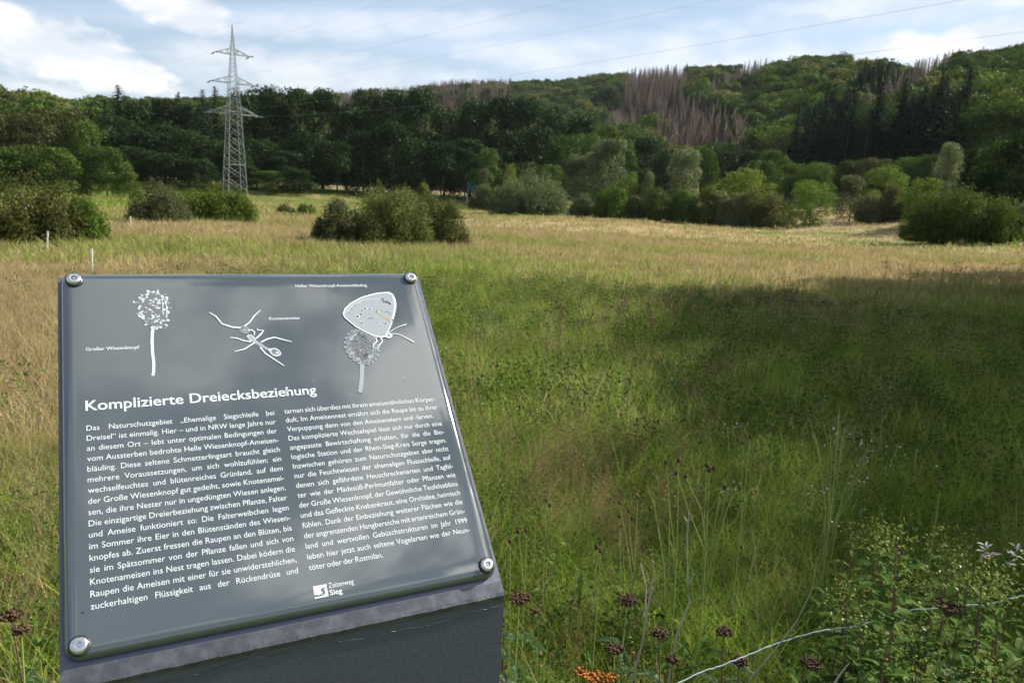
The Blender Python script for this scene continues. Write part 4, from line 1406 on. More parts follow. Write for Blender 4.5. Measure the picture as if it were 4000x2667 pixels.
# great burnet: ragged oval head on a stalk
f = Flat()
head = [(0.2181, 0.0644), (0.2045, 0.069), (0.1909, 0.076), (0.184, 0.09), (0.1784, 0.1054), (0.1787, 0.1202), (0.181, 0.138), (0.1848, 0.1524), (0.193, 0.166), (0.2021, 0.1763),
        (0.213, 0.185), (0.2242, 0.1916), (0.235, 0.187), (0.2425, 0.1809), (0.249, 0.163), (0.2516, 0.1432), (0.255, 0.125), (0.2539, 0.1075), (0.250, 0.093), (0.2443, 0.0801), (0.232, 0.069)]
f.fanpoly(head, 2, 0)
for p in head:
    for q in range(2):
        f.disc(p[0] + rr.normal() * .004, p[1] + rr.normal() * .004, rr.uniform(.003, .0055), rr.uniform(.002, .0038), rr.choice([0, 1]), 1, 7, 0.45, rr, rr.uniform(0, 3))
for i in range(95):
    t = rr.uniform(0, 6.28); k = math.sqrt(rr.uniform(0.02, 1))
    f.disc(0.217 + 0.035 * k * math.cos(t), 0.127 + 0.058 * k * math.sin(t), rr.uniform(.0015, .0052), rr.uniform(.001, .003), rr.choice([0, 0, 1]), 2 + i % 3, 6, 0.5, rr, rr.uniform(0, 3))
f.stroke([(0.2385, 0.082), (0.2400, 0.115), (0.2390, 0.150)], [.001, .0018, .001], 0, 5)
f.stroke([(0.2375, 0.08), (0.2465, 0.10), (0.250, 0.13), (0.247, 0.15)], [.001, .0018, .0018, .001], 0, 5)
f.stroke([(0.2145, 0.183), (0.2100, 0.1995), (0.2072, 0.2304), (0.2068, 0.2668), (0.2078, 0.2943), (0.2065, 0.318), (0.2035, 0.3345)], [.0075, .0075, .0072, .007, .0070, .0068, .0066], 0, 1)
for i in range(7): f.stroke([(0.262 + rr.uniform(0, .012), 0.085 + rr.uniform(0, .02)), (0.262 + rr.uniform(0, .012), 0.115 + rr.uniform(0, .025))], .0005, 2, 0)
f.obj('burnet_drawing')
# knotted ant
f = Flat()
f.disc(0.4425, 0.2035, 0.0150, 0.0118, 1, 1, 16, 0.05, rr, 0.55)
f.disc(0.4425, 0.2035, 0.0125, 0.0092, 2, 2, 16, 0.08, rr, 0.55)
for i in range(26): f.disc(0.4425 + rr.normal() * .005, 0.2035 + rr.normal() * .004, .0011, .0007, 0, 3, 5, 0.4, rr, rr.uniform(0, 3))
f.disc(0.4585, 0.2315, 0.0135, 0.0085, 0, 1, 14, 0.08, rr, 0.85)
f.disc(0.4585, 0.2315, 0.0105, 0.006, 1, 2, 14, 0.08, rr, 0.85)
f.stroke([(0.462, 0.240), (0.4787, 0.2542), (0.4917, 0.266)], [.010, .011, .0065], 1, 1)
f.disc(0.4935, 0.2675, 0.0062, 0.0046, 1, 2, 12, 0.05, rr, 0.7)
f.disc(0.5035, 0.2735, 0.0062, 0.0052, 0, 2, 12, 0.05, rr, 0.7)
f.disc(0.5165, 0.2815, 0.0155, 0.0125, 0, 1, 18, 0.03, rr, 0.6)
f.disc(0.5165, 0.2810, 0.0130, 0.0100, 1, 2, 18, 0.04, rr, 0.6)
f.disc(0.5150, 0.2795, 0.0085, 0.0065, 2, 3, 14, 0.06, rr, 0.6)
f.disc(0.5200, 0.2830, 0.0030, 0.0022, 0, 4, 10, 0.06, rr, 0.6)
for pts in ([(0.4332, 0.1965), (0.4125, 0.1942), (0.3864, 0.1826), (0.3724, 0.1565), (0.356, 0.1423)], [(0.4440, 0.1925), (0.4608, 0.1781), (0.4726, 0.1602), (0.4936, 0.1392)],
            [(0.4520, 0.2060), (0.4626, 0.2055), (0.4690, 0.2125), (0.4665, 0.2237)], [(0.4701, 0.2344), (0.4838, 0.2216), (0.4939, 0.2085), (0.4771, 0.2062), (0.4778, 0.2002)],
            [(0.482, 0.247), (0.5002, 0.2375), (0.5205, 0.2325), (0.5418, 0.2411), (0.5656, 0.25)], [(0.4776, 0.263), (0.4896, 0.2844), (0.509, 0.3032), (0.534, 0.3268)],
            [(0.4562, 0.2441), (0.4375, 0.2401), (0.4195, 0.2303), (0.402, 0.2279)], [(0.4654, 0.2475), (0.4524, 0.2557), (0.4369, 0.2665), (0.4091, 0.2736)]):
    w = [.0036] * len(pts); w[0] = .0042; w[-1] = .0022
    if len(pts) == 5: w[1] = .0052
    f.stroke(pts, w, 0, 4)
f.obj('ant_drawing')
# blue butterfly sitting on a burnet head
f = Flat()
for i in range(64):
    t = rr.uniform(0, 6.28); k = math.sqrt(rr.uniform(0.05, 1))
    f.disc(0.764 + 0.042 * k * math.cos(t), 0.277 + 0.050 * k * math.sin(t), rr.uniform(.007, .0105), rr.uniform(.005, .0075), 2 if k < 0.72 else rr.choice([1, 2]), i % 4, 9, 0.12, rr, rr.uniform(0, 3))
for i in range(22):
    t = 6.28 * i / 22
    f.disc(0.764 + 0.044 * math.cos(t), 0.277 + 0.055 * math.sin(t), .0085, .0062, 1, 4, 9, 0.1, rr, t)
    f.disc(0.764 + 0.043 * math.cos(t), 0.277 + 0.054 * math.sin(t), .0055, .0038, 2, 5, 9, 0.1, rr, t)
for i in range(44):
    t = rr.uniform(0, 6.28); k = rr.uniform(0.2, 0.95)
    f.disc(0.764 + 0.042 * k * math.cos(t), 0.277 + 0.050 * k * math.sin(t), rr.uniform(.001, .003), rr.uniform(.0008, .0018), 1, 6, 6, 0.4, rr, rr.uniform(0, 3))
f.stroke([(0.755, 0.328), (0.7495, 0.355), (0.7415, 0.39), (0.7300, 0.4275)], [.0125, .0125, .0122, .0118], 1, 3)
wing = [(0.8867, 0.0821), (0.8981, 0.091), (0.9025, 0.1117), (0.9010, 0.13), (0.8968, 0.1456), (0.887, 0.170), (0.8769, 0.1918), (0.866, 0.211), (0.8547, 0.2301), (0.8420, 0.247), (0.8281, 0.2498),
        (0.812, 0.245), (0.7972, 0.237), (0.778, 0.224), (0.7584, 0.2096), (0.745, 0.1929), (0.737, 0.183), (0.7294, 0.1729), (0.7268, 0.1599), (0.7365, 0.1406), (0.7578, 0.1214), (0.7765, 0.1105), (0.7952, 0.1006), (0.822, 0.0915), (0.8497, 0.0848)]
f.fanpoly(wing, 0, 8)
ctr = (0.822, 0.163)
f.fanpoly([(ctr[0] + (p[0] - ctr[0]) * 0.945, ctr[1] + (p[1] - ctr[1]) * 0.945) for p in wing], 1, 9)
f.stroke([(0.7385, 0.155), (0.765, 0.128), (0.800, 0.111), (0.84, 0.107), (0.858, 0.114)], .0014, 0, 10)
f.stroke([(0.8947, 0.094), (0.8955, 0.115), (0.8905, 0.146), (0.872, 0.192)], .002, 0, 10)
for (x, y, a, b_) in ((1200, 512, 9, 6), (1243, 472, 8, 5), (1345, 442, 7, 5), (1298, 530, 14, 10), (1338, 510, 18, 10), (1387, 513, 15, 10), (1282, 570, 14, 10), (1237, 597, 17, 14), (1262, 668, 10, 16), (1450, 542, 14, 10), (1420, 664, 9, 9), (1508, 673, 12, 12), (1170, 556, 8, 6), (1435, 393, 7, 6)):
    u = 0.7268 + (x - 1092) / 593 * 0.1757 + 0.006 * (y - 560) / 400; v = 0.0821 + (y - 315) / 510 * 0.1677 + (1605 - x) / 593 * -0.006
    f.disc(u, v, a * .00042, b_ * .00042, 0, 11, 9, 0.1, rr); f.disc(u, v, a * .00030, b_ * .00030, 3, 12, 9, 0.15, rr)
f.stroke([(0.800, 0.181), (0.808, 0.178), (0.818, 0.180)], .0012, 3, 12)
f.stroke([(0.858, 0.158), (0.864, 0.1585), (0.870, 0.159)], .0012, 3, 12)
f.disc(0.852, 0.152, .0022, .0048, 5, 11, 10, 0.4, rr, -0.5); f.disc(0.866, 0.182, .0030, .0080, 5, 11, 10, 0.4, rr, -0.3); f.disc(0.838, 0.150, .0024, .0048, 5, 11, 10, 0.4, rr, -0.7)
f.stroke([(0.828, 0.1545), (0.842, 0.168), (0.856, 0.180), (0.866, 0.1945)], [.002, .0028, .0034, .002], 5, 11)
for i in range(15): f.disc(0.857 + i * 0.0017 + rr.normal() * .001, 0.112 + i * .0010 + rr.normal() * .0022, rr.uniform(.0011, .0024), None, 4, 13, 6, 0.4, rr)
for (u, v) in ((0.873, 0.164), (0.876, 0.187), (0.877, 0.190), (0.898, 0.166)): f.disc(u, v, .0018, None, 4, 13, 6, 0.4, rr)
f.stroke([(0.852, 0.236), (0.872, 0.222), (0.8928, 0.2122), (0.9167, 0.205)], [.0018, .0018, .002, .0036], 0, 9)
f.stroke([(0.856, 0.236), (0.8800, 0.2385), (0.8943, 0.2451), (0.9269, 0.2702)], [.0018, .0018, .002, .0036], 0, 9)
f.disc(0.853, 0.2435, .0115, .0085, 0, 9, 12, 0.08, rr, -0.3); f.disc(0.8525, 0.243, .0036, .0044, 2, 10, 10, 0.1, rr)
f.stroke([(0.826, 0.249), (0.829, 0.262), (0.816, 0.276), (0.808, 0.290)], [.0042, .0036, .003, .0024], 0, 9)
f.stroke([(0.812, 0.247), (0.812, 0.262), (0.800, 0.272), (0.795, 0.284)], [.0042, .0036, .003, .0024], 0, 9)
f.obj('butterfly_drawing')
# logo square with a winding river left dark
f = Flat()
f.poly([(0.5179, 0.9404), (0.5506, 0.9404), (0.5500, 0.9470), (0.5400, 0.9478), (0.5345, 0.9505), (0.5350, 0.9550), (0.5385, 0.9585), (0.5360, 0.9615), (0.5290, 0.9630), (0.5177, 0.9610)], 0, 0)
f.poly([(0.5500, 0.9482), (0.5506, 0.9700), (0.5177, 0.9700), (0.5177, 0.9668), (0.5320, 0.9668), (0.5420, 0.9640), (0.5452, 0.9585), (0.5425, 0.9545), (0.5425, 0.9512), (0.5455, 0.9490)], 0, 0)
f.obj('logo_mark')
# specks of dirt and droppings
f = Flat()
for i in range(60): f.disc(rr.uniform(.03, .97), rr.uniform(.03, .97), rr.uniform(.0004, .0010), None, rr.choice([0, 1, 3, 4]), 0, 6, 0.3, rr)
for i in range(16):
    u, v = rr.uniform(.1, .95), rr.uniform(.1, .95); f.stroke([(u, v), (u + rr.normal() * .006, v + rr.uniform(.008, .03))], .0004, 2, 0)
f.disc(0.0362, 0.905, .0026, .0016, 4, 0, 7, 0.4, rr); f.disc(0.530, 0.405, .006, .0048, 1, 2, 9, 0.35, rr); f.disc(0.527, 0.412, .0025, .006, 1, 3, 9, 0.3, rr)
f.disc(0.0585, 0.5215, .0014, None, 4, 0, 6, 0.3, rr); f.disc(0.866, 0.388, .0018, .006, 1, 0, 8, 0.4, rr); f.disc(0.884, 0.372, .0016, .0018, 1, 0, 8, 0.4, rr)
f.obj('dirt_specks')

# tamper-proof screws with rubber washers
def build_screw(u, v, spin):
    def P3(x, y, h): return loc(PWd(u, v, HTOP + h) + A1 * x - A2 * y)
    def ring(rad, h, n, ph=0.0): return [P3(rad * math.cos(2 * math.pi * i / n + ph), rad * math.sin(2 * math.pi * i / n + ph), h) for i in range(n)]
    n = 30
    rings = []
    RA = 0.0093
    for k in range(8):
        a = math.pi / 2 * k / 7
        rr_ = 0.0050 + (RA - 0.0050) * math.cos(a) ** 0.85 if k else RA
        rings.append((rr_, 0.0018 + 0.0046 * math.sin(a)))
    V = []; Fc = []
    V += ring(RA, 0.0008, n)
    for (a, h) in rings: V += ring(a, h, n)
    nr = len(rings) + 1
    # hexagonal socket, sampled to the same count
    def hexr(rad, h):
        out = []
        for i in range(n):
            t = 2 * math.pi * i / n; s_ = ((t + spin) % (math.pi / 3)) - math.pi / 6
            q = rad * math.cos(math.pi / 6) / math.cos(s_)
            out.append(P3(q * math.cos(t), q * math.sin(t), h))
        return out
    V += hexr(0.0037, 0.0062); V += hexr(0.0034, 0.0022); V += ring(0.0014, 0.0022, n); V += ring(0.0013, 0.0056, n)
    nr += 4
    for i in range(nr - 1):
        for j in range(n): Fc.append((i * n + j, i * n + (j + 1) % n, (i + 1) * n + (j + 1) % n, (i + 1) * n + j))
    Fc.append(tuple((nr - 1) * n + j for j in range(n)))
    me = np_mesh('screw', np.array(V), Fc, M['steel'], None, True)
    bm = bmesh.new(); bm.from_mesh(me); bmesh.ops.recalc_face_normals(bm, faces=bm.faces)
    for e in bm.edges:
        if len(e.link_faces) == 2 and e.calc_face_angle(0) > 0.6: e.smooth = False
    bm.to_mesh(me); bm.free()
    s_ = obj('screw', me, board)
    V = ring(0.0108, -0.0006, n) + ring(0.0108, 0.0018, n) + ring(0.0100, 0.0024, n) + ring(0.0080, 0.0024, n)
    Fc = []
    for i in range(3):
        for j in range(n): Fc.append((i * n + j, i * n + (j + 1) % n, (i + 1) * n + (j + 1) % n, (i + 1) * n + j))
    obj('washer', np_mesh('washer', np.array(V), Fc, M['rubber'], None, True), s_)


build_screw(0.0310, 0.0290, 0.4); build_screw(0.9700, 0.0300, 0.1); build_screw(0.9690, 0.9700, 0.9); build_screw(0.0290, 0.9730, 0.7)
# ------------------------------------------------------------------ plants close to the camera
def spot(x, y, D):
    """ground point under a plant whose head shows at a pixel, at distance D, and the height of that head"""
    X, Y = at_dist(x, y, D)
    return X, Y, top_height(x, y, X, Y)


def leaf_blades(P, D, L, Wd, r, droop=0.25):
    """pointed leaves with a fold: base points, directions"""
    n = len(P); D = unit(D)
    side = unit(np.cross(D, np.array([0, 0, 1.0])) + r.normal(size=(n, 3)) * 0.15)
    L = np.asarray(L).reshape(-1, 1) * np.ones((n, 1)); Wd = np.asarray(Wd).reshape(-1, 1) * np.ones((n, 1))
    dn = np.array([0, 0, -1.0])
    a = P; m1 = P + D * L * 0.4 + dn * L * droop * 0.16; tip = P + D * L + dn * L * droop
    m2 = P + D * L * 0.72 + dn * L * droop * 0.52
    up = np.cross(side, D) * Wd * 0.18
    V = np.stack([a, m1 + side * Wd * .5 + up, m1, m1 - side * Wd * .5 + up, m2 + side * Wd * .4 + up, m2, m2 - side * Wd * .4 + up, tip], 1).reshape(-1, 3)
    b = (np.arange(n) * 8)[:, None]
    Q = np.concatenate([b + np.array([[1, 4, 5, 2]]), b + np.array([[2, 5, 6, 3]])])
    T = np.concatenate([b + np.array([[0, 1, 2, 2]]), b + np.array([[0, 2, 3, 3]]), b + np.array([[4, 7, 5, 5]]), b + np.array([[5, 7, 6, 6]])])
    return V, Q, T


def poly_mesh(name, V, Q, T, mat):
    Fc = [tuple(q) for q in Q.tolist()] + [tuple(t[:3]) for t in T.tolist()]
    return np_mesh(name, V, Fc, mat)


def umbel(r, rad, nb, br, mat):
    """flat topped cluster of button heads on short rays; origin at the top of the stem"""
    mb = MB(); st = MB()
    for i in range(nb):
        k = math.sqrt((i + 0.5) / nb) * rad; t = i * 2.399 + r.uniform(-.3, .3)
        p = (k * math.cos(t), k * math.sin(t), r.uniform(-.006, .006) - 0.18 * k)
        mb.ball(p, br * r.uniform(.8, 1.15), 7, 4, 0.62)
        st.tube([(0, 0, -rad * 0.95), (p[0] * .6, p[1] * .6, -rad * 0.35), p], 0.0009, 4, cap=False)
    return mb, st


def tansy(x, y, D, wpx, label, mat='seed_brown', side=None, leafy=1.0):
    X, Y, H = spot(x, y, D)
    r = np.random.default_rng(int(x * 3 + y))
    root = empty('tansy', (X, Y, float(ground_z(X, Y))), 0)
    tag(root, label, 'tansy', 'tansy plants round the sign')
    rad = width_m(wpx, D) / 2
    bend = Vector((r.normal() * .05, r.normal() * .05, 0))
    sm = MB(); pts = [(bend.x * (1 - (i / 6)) * 1.0, bend.y * (1 - i / 6), H * i / 6 * 0.97 - (0.03 if i == 0 else 0)) for i in range(7)]
    sm.tube(pts, [0.004, 0.0037, 0.0034, 0.003, 0.0027, 0.0023, 0.0018], 6)
    sm.obj('stem', M['stem_brown' if r.uniform() < .4 else 'stem_green'], root)
    heads = [(0, 0, H, rad, 64)]
    if side: heads += [(width_m(sx, D), r.normal() * .02, H - width_m(sy, D), rad * 0.42, 14) for sx, sy in side]
    for (hx_, hy_, hz_, rd, nb) in heads:
        mb, st = umbel(r, rd, nb, 0.0044 if nb > 20 else 0.0048, mat)
        fh = mb.obj('flower_head', M[mat], root, True); fh.location = (hx_, hy_, hz_)
        if hx_: st.tube([(-hx_, -hy_, -abs(hx_) * 1.6 - .02), (-hx_ * .3, 0, -abs(hx_)), (0, 0, -rd)], 0.0012, 5)
        rays = st.obj('ray', M['stem_brown'], fh)
    n = int(11 * leafy); P = []; Dv = []
    for i in range(n):
        z = H * r.uniform(0.12, 0.86); a = r.uniform(0, 6.283); L = r.uniform(.05, .10)
        d0 = np.array([math.cos(a), math.sin(a), 0.35])
        f_ = z / H
        b0 = np.array([bend.x * (1 - f_), bend.y * (1 - f_), z])
        for q in range(13):
            u = 0.15 + 0.85 * q / 12
            p = b0 + d0 * L * u + np.array([0, 0, -0.5 * L * u * u])
            for s_ in (-1, 1):
                sd = np.array([-math.sin(a) * s_, math.cos(a) * s_, 0.1]) * (1.0 - .5 * abs(u - .45)) + d0 * 0.55
                P.append(p); Dv.append(sd)
    P = np.array(P); Dv = np.array(Dv)
    V, Q, T = leaf_blades(P, Dv, r.uniform(.014, .026, len(P)), r.uniform(.004, .007, len(P)), r, 0.3)
    obj('foliage', poly_mesh('foliage', V, Q, T, M['leaf_tansy']), root)
    return root


tansy(1193, 1369, 1.95, 56, 'brown tansy head nearest the right corner of the sign', side=[(40, 32)])
tansy(1442, 1374, 2.05, 50, 'brown tansy with wide head in front of the pale dry stalk', side=[(50, 8)])
tansy(1516, 1450, 2.0, 42, 'brown tansy head at the foot of the pale dry stalks')
tansy(1413, 1486, 1.95, 46, 'low brown tansy head left of the dry stalks')
tansy(1664, 1447, 2.05, 40, 'small brown tansy head by the left end of the fence rope')
tansy(2182, 1386, 2.1, 64, 'brown tansy head standing just above the fence rope')
tansy(1700, 1515, 1.95, 40, 'brown tansy head under the fence rope near the bottom edge')
tansy(1370, 1556, 1.8, 78, 'orange yellow tansy still flowering at the bottom edge', 'flower_orange', side=[(-40, -14), (36, -10)])
tansy(1545, 1512, 1.85, 30, 'small dark tansy head near the bottom edge, right of the dry stalks')
tansy(1862, 1518, 1.85, 44, 'dark tansy head among the leafy herbs at bottom edge')
tansy(26, 1408, 2.1, 44, 'brown tansy head at the bottom left picture edge')
tansy(48, 1442, 2.0, 32, 'smaller brown tansy head below the bottom left one')


def burnet(heads, base, D, label, mat='seed_burnet'):
    """thin branching stem with dark egg shaped heads; heads and base in pixels of the 2352 view"""
    X, Y = at_dist(base[0], base[1], D)
    g = float(ground_z(X, Y))
    r = np.random.default_rng(int(heads[0][0] + heads[0][1] * 5))
    root = empty('great_burnet', (X, Y, g))
    tag(root, label, 'great burnet', 'great burnets in the meadow')
    a = math.atan2(X, Y)
    def off(x, y):
        o_ = width_m(x - base[0], D); z = top_height(x, y, X, Y)
        return Vector((o_ * math.cos(a), -o_ * math.sin(a), z))
    Hm = max(off(*h[:2]).z for h in heads)
    main = off(*heads[0][:2])
    st = MB()
    st.tube([(0, 0, -.03), (main.x * .12, main.y * .12, main.z * .35), (main.x * .5, main.y * .5, main.z * .7), main], [0.0028, 0.0024, 0.0019, 0.0013], 5)
    for h in heads[1:]:
        p = off(*h[:2]); zf = min(0.72, 0.5 * p.z / main.z + r.uniform(0, .2)); q = Vector((main.x * zf * .6, main.y * zf * .6, main.z * zf))
        st.tube([q, (q + p) / 2 + Vector((r.normal() * .01, 0, 0.02)), p], [0.0017, 0.0014, 0.001], 5)
    st.obj('stem', M['stem_green'], root)
    for h in heads:
        p = off(*h[:2]); s_ = h[2] if len(h) > 2 else 1.0
        mb = MB(); s_ *= 0.85; mb.ball((0, 0, 0), 0.0078 * s_, 9, 7, 1.55)
        for i in range(26):
            v = unit(r.normal(size=3)); mb.ball((v[0] * .0072 * s_, v[1] * .0072 * s_, v[2] * .0115 * s_), 0.0022 * s_, 5, 3)
        o_ = mb.obj('flower_head', M[mat], root); o_.location = p
        o_.rotation_euler = (r.normal() * .25, r.normal() * .25, 0)
    P = []; Dv = []
    for i in range(10):
        an = r.uniform(0, 6.28); P.append((0, 0, r.uniform(.05, .3))); Dv.append((math.cos(an), math.sin(an), r.uniform(.3, .9)))
    V, Q, T = leaf_blades(np.array(P, float), np.array(Dv, float), 0.14, 0.022, r, 0.5)
    obj('leaf', poly_mesh('leaf', V, Q, T, M['leaf_herb']), root)
    return root


burnet([(1592, 1072, 1.25), (1585, 1062), (1602, 1070), (1540, 1090), (1518, 1082)], (1615, 1420), 2.9, 'tallest great burnet with a cluster of dark heads')
burnet([(1524, 1052, 1.1), (1495, 1058), (1633, 1113, 1.2)], (1552, 1400), 2.95, 'slender great burnet left of the tallest one')
burnet([(1438, 1137), (1420, 1170), (1470, 1165), (1396, 1150)], (1450, 1430), 3.0, 'great burnet with small heads before the brown grass')
burnet([(1402, 1182), (1434, 1188)], (1430, 1400), 3.05, 'low great burnet in the middle of the near meadow')
burnet([(1198, 1218), (1178, 1220)], (1205, 1390), 2.7, 'great burnet right of the sign, near its corner')
burnet([(1161, 1243)], (1178, 1400), 2.6, 'single headed great burnet close to the sign edge')
burnet([(1368, 1262), (1358, 1254)], (1372, 1400), 2.6, 'short great burnet with two heads above the wide tansy')
burnet([(1242, 1146), (1252, 1158)], (1250, 1330), 3.2, 'little great burnet behind the sign corner')
burnet([(1700, 1000), (1686, 1012)], (1705, 1200), 3.6, 'farther great burnet at the border of the shade')
burnet([(2126, 1112, .9), (2124, 1090, .8)], (2134, 1330), 3.0, 'dark brown spire like burnet in the right meadow')


def dry_stalk(pts, D, rad, label, twigs=()):
    X, Y = at_dist(pts[-1][0], pts[-1][1], D)
    root = empty('dry_stalk', (X, Y, float(ground_z(X, Y)))); a = math.atan2(X, Y)
    tag(root, label, 'dry stalk', 'dry stalks of last year')
    def off(x, y):
        o_ = width_m(x - pts[-1][0], D)
        return Vector((o_ * math.cos(a), -o_ * math.sin(a), top_height(x, y, X, Y)))
    P = [off(*p) for p in pts]; P.append(Vector((P[-1].x * 1.0, P[-1].y, -0.03)))
    n = len(P)
    mb = MB(); mb.tube(P, [rad * (0.35 + 0.65 * i / (n - 1)) for i in range(n)], 6); mb.obj('stem', M['stem_dry'], root)
    for tw in twigs:
        q = [off(*p) for p in tw]; mb = MB(); mb.tube(q, [rad * .5] + [rad * .28] * (len(q) - 1), 5); mb.obj('twig', M['stem_dry'], root)


dry_stalk([(1475, 1284), (1478, 1330), (1473, 1400), (1468, 1480), (1452, 1560)], 1.95, 0.0042, 'pale forked dry stalk, left of the two tall ones', [[(1470, 1420), (1464, 1340), (1446, 1290)], [(1474, 1390), (1482, 1345)]])
dry_stalk([(1542, 1172), (1545, 1230), (1556, 1330), (1566, 1380), (1545, 1450), (1536, 1560)], 2.0, 0.0040, 'tallest pale dry stalk, bent in the middle', [[(1543, 1195), (1533, 1180)], [(1544, 1190), (1553, 1178)], [(1558, 1340), (1570, 1312)]])
dry_stalk([(1832, 1342), (1808, 1420), (1775, 1480), (1722, 1560)], 2.0, 0.0030, 'leaning dry grass stalk crossing the fence rope')
dry_stalk([(1940, 1518), (1925, 1545), (1915, 1572)], 1.75, 0.0036, 'short whitish dry flower spike at the bottom edge')


# leafy tall herbs of the lower right corner
def herb_proto(seed, H, topped):
    r = np.random.default_rng(seed)
    root = empty('leafy_herb', (0, 0, 0))
    mb = MB(); bx, by = r.normal(size=2) * 0.05
    pts = [(bx * (i / 5) ** 2, by * (i / 5) ** 2, H * i / 5 - (.02 if i == 0 else 0)) for i in range(6)]
    mb.tube(pts, [.0036, .0034, .003, .0026, .0022, .0012], 6); mb.obj('stem', M['stem_brown'], root)
    P = []; Dv = []; L = []
    n = 48
    for i in range(n):
        z = H * (0.12 + 0.86 * i / n); an = i * 2.4 + r.uniform(-.4, .4); f_ = (z / H) ** 2
        P.append((bx * f_, by * f_, z)); Dv.append((math.cos(an), math.sin(an), r.uniform(.1, .8))); L.append(r.uniform(.06, .115) * (1.2 - .6 * z / H))
    V, Q, T = leaf_blades(np.array(P), np.array(Dv), np.array(L), np.array(L) * r.uniform(.24, .34, n), r, 0.4)
    obj('foliage', poly_mesh('foliage', V, Q, T, M['leaf_herb']), root)
    if topped:
        k = 110; Pp = np.stack([bx + r.normal(size=k) * .028, by + r.normal(size=k) * .028, H + r.uniform(-.04, .04, k)], -1)
        V, Q = cards(Pp, r.normal(size=(k, 3)), 0.0085, 0.6, r, 0.5)
        obj('blossom', np_mesh('blossom', V, Q, M['herb_top']), root)
    return root


protos = [herb_proto(70 + i, 0.86, i % 2 == 0) for i in range(4)]
used = [False] * 4
spots = []
for i in range(52):
    px = 1880 + 520 * ((i * 0.6180339) % 1.0); dep = 1.75 + 1.05 * ((i * 0.7548777 + .2) % 1.0)
    if px < 2000 and dep < 1.95: px += 140
    spots.append((px, dep))
spots.sort(key=lambda s_: (round(s_[1] / .35), s_[0]))
rows_ = {}
for (px, dep) in spots: rows_.setdefault(round(dep / .35), []).append((px, dep))
names = ['nearest', 'second', 'third', 'farthest']
for ri, (kk, lst) in enumerate(sorted(rows_.items())):
    for q, (px, dep) in enumerate(sorted(lst)):
        i = (q + ri) % 4
        X, Y = at_dist(px, 1450, dep)
        o_ = copy_tree(protos[i]) if used[i] else protos[i]
        used[i] = True
        o_.location = (X, Y, float(ground_z(X, Y)))
        o_.rotation_euler = (0, 0, rng.uniform(0, 6.28))
        s_ = rng.uniform(0.78, 1.25); o_.scale = (1, 1, s_) if s_ < 1 else (s_, s_, s_)
        tag(o_, f'{"yellow topped" if i % 2 == 0 else "green"} leafy herb, {ordinal(q)} from left in the {names[min(ri, 3)]} row at lower right', 'leafy herb', 'leafy herbs by the fence rope')

# nettle beside the pedestal
X, Y, H = spot(1158, 1448, 1.75)
nt = empty('nettle', (X, Y, float(ground_z(X, Y)))); tag(nt, 'stinging nettle growing at the right edge of the pedestal', 'nettle')
mb = MB(); mb.tube([(0, 0, -.03), (.005, 0, H * .5), (0, 0, H)], [.003, .0026, .0015], 5); mb.obj('stem', M['stem_brown'], nt)
P = []; Dv = []; L = []
r = np.random.default_rng(8)
for i in range(9):
    z = H - 0.012 - i * 0.035
    for k_ in range(2):
        an = i * 1.57 + k_ * math.pi + .3; P.append((0, 0, z)); Dv.append((math.cos(an), math.sin(an), .35)); L.append(.025 + .005 * min(i, 6))
V, Q, T = leaf_blades(np.array(P), np.array(Dv), np.array(L), np.array(L) * .5, r, 0.45)
obj('leaf', poly_mesh('leaf', V, Q, T, M['leaf_tansy']), nt)
k = 160; Pp = np.stack([r.normal(size=k) * .02, r.normal(size=k) * .02, H - r.uniform(.05, .25, k)], -1)
V, Q = cards(Pp, r.normal(size=(k, 3)), 0.006, 0.7, r); obj('seed_tassel', np_mesh('seed_tassel', V, Q, M['grass_seed']), nt)

# withered white leaves at the right edge
for (x, y, n, mat, lab) in ((2268, 1275, 16, 'dead_leaf', 'withered whitish leaf tuft, left of the two at the right edge'), (2335, 1272, 18, 'dead_leaf', 'withered pale leaf tuft cut by the right picture edge')):
    X, Y, H = spot(x, y, 2.25)
    wt_ = empty('withered_plant', (X, Y, float(ground_z(X, Y)))); tag(wt_, lab, 'withered plant', 'withered plants')
    mb = MB(); mb.tube([(0, 0, -.03), (.01, 0, H * .6), (0, 0, H)], [.003, .0025, .0012], 5); mb.obj('stem', M['stem_brown'], wt_)
    r = np.random.default_rng(x)
    P = np.stack([r.normal(size=n) * .012, r.normal(size=n) * .012, H + r.normal(size=n) * .02], -1); Dv = r.normal(size=(n, 3)); Dv[:, 2] = np.abs(Dv[:, 2]) * .5
    V, Q, T = leaf_blades(P, Dv, r.uniform(.018, .036, n), r.uniform(.006, .012, n), r, 0.2)
    obj('leaf', poly_mesh('leaf', V, Q, T, M[mat]), wt_)

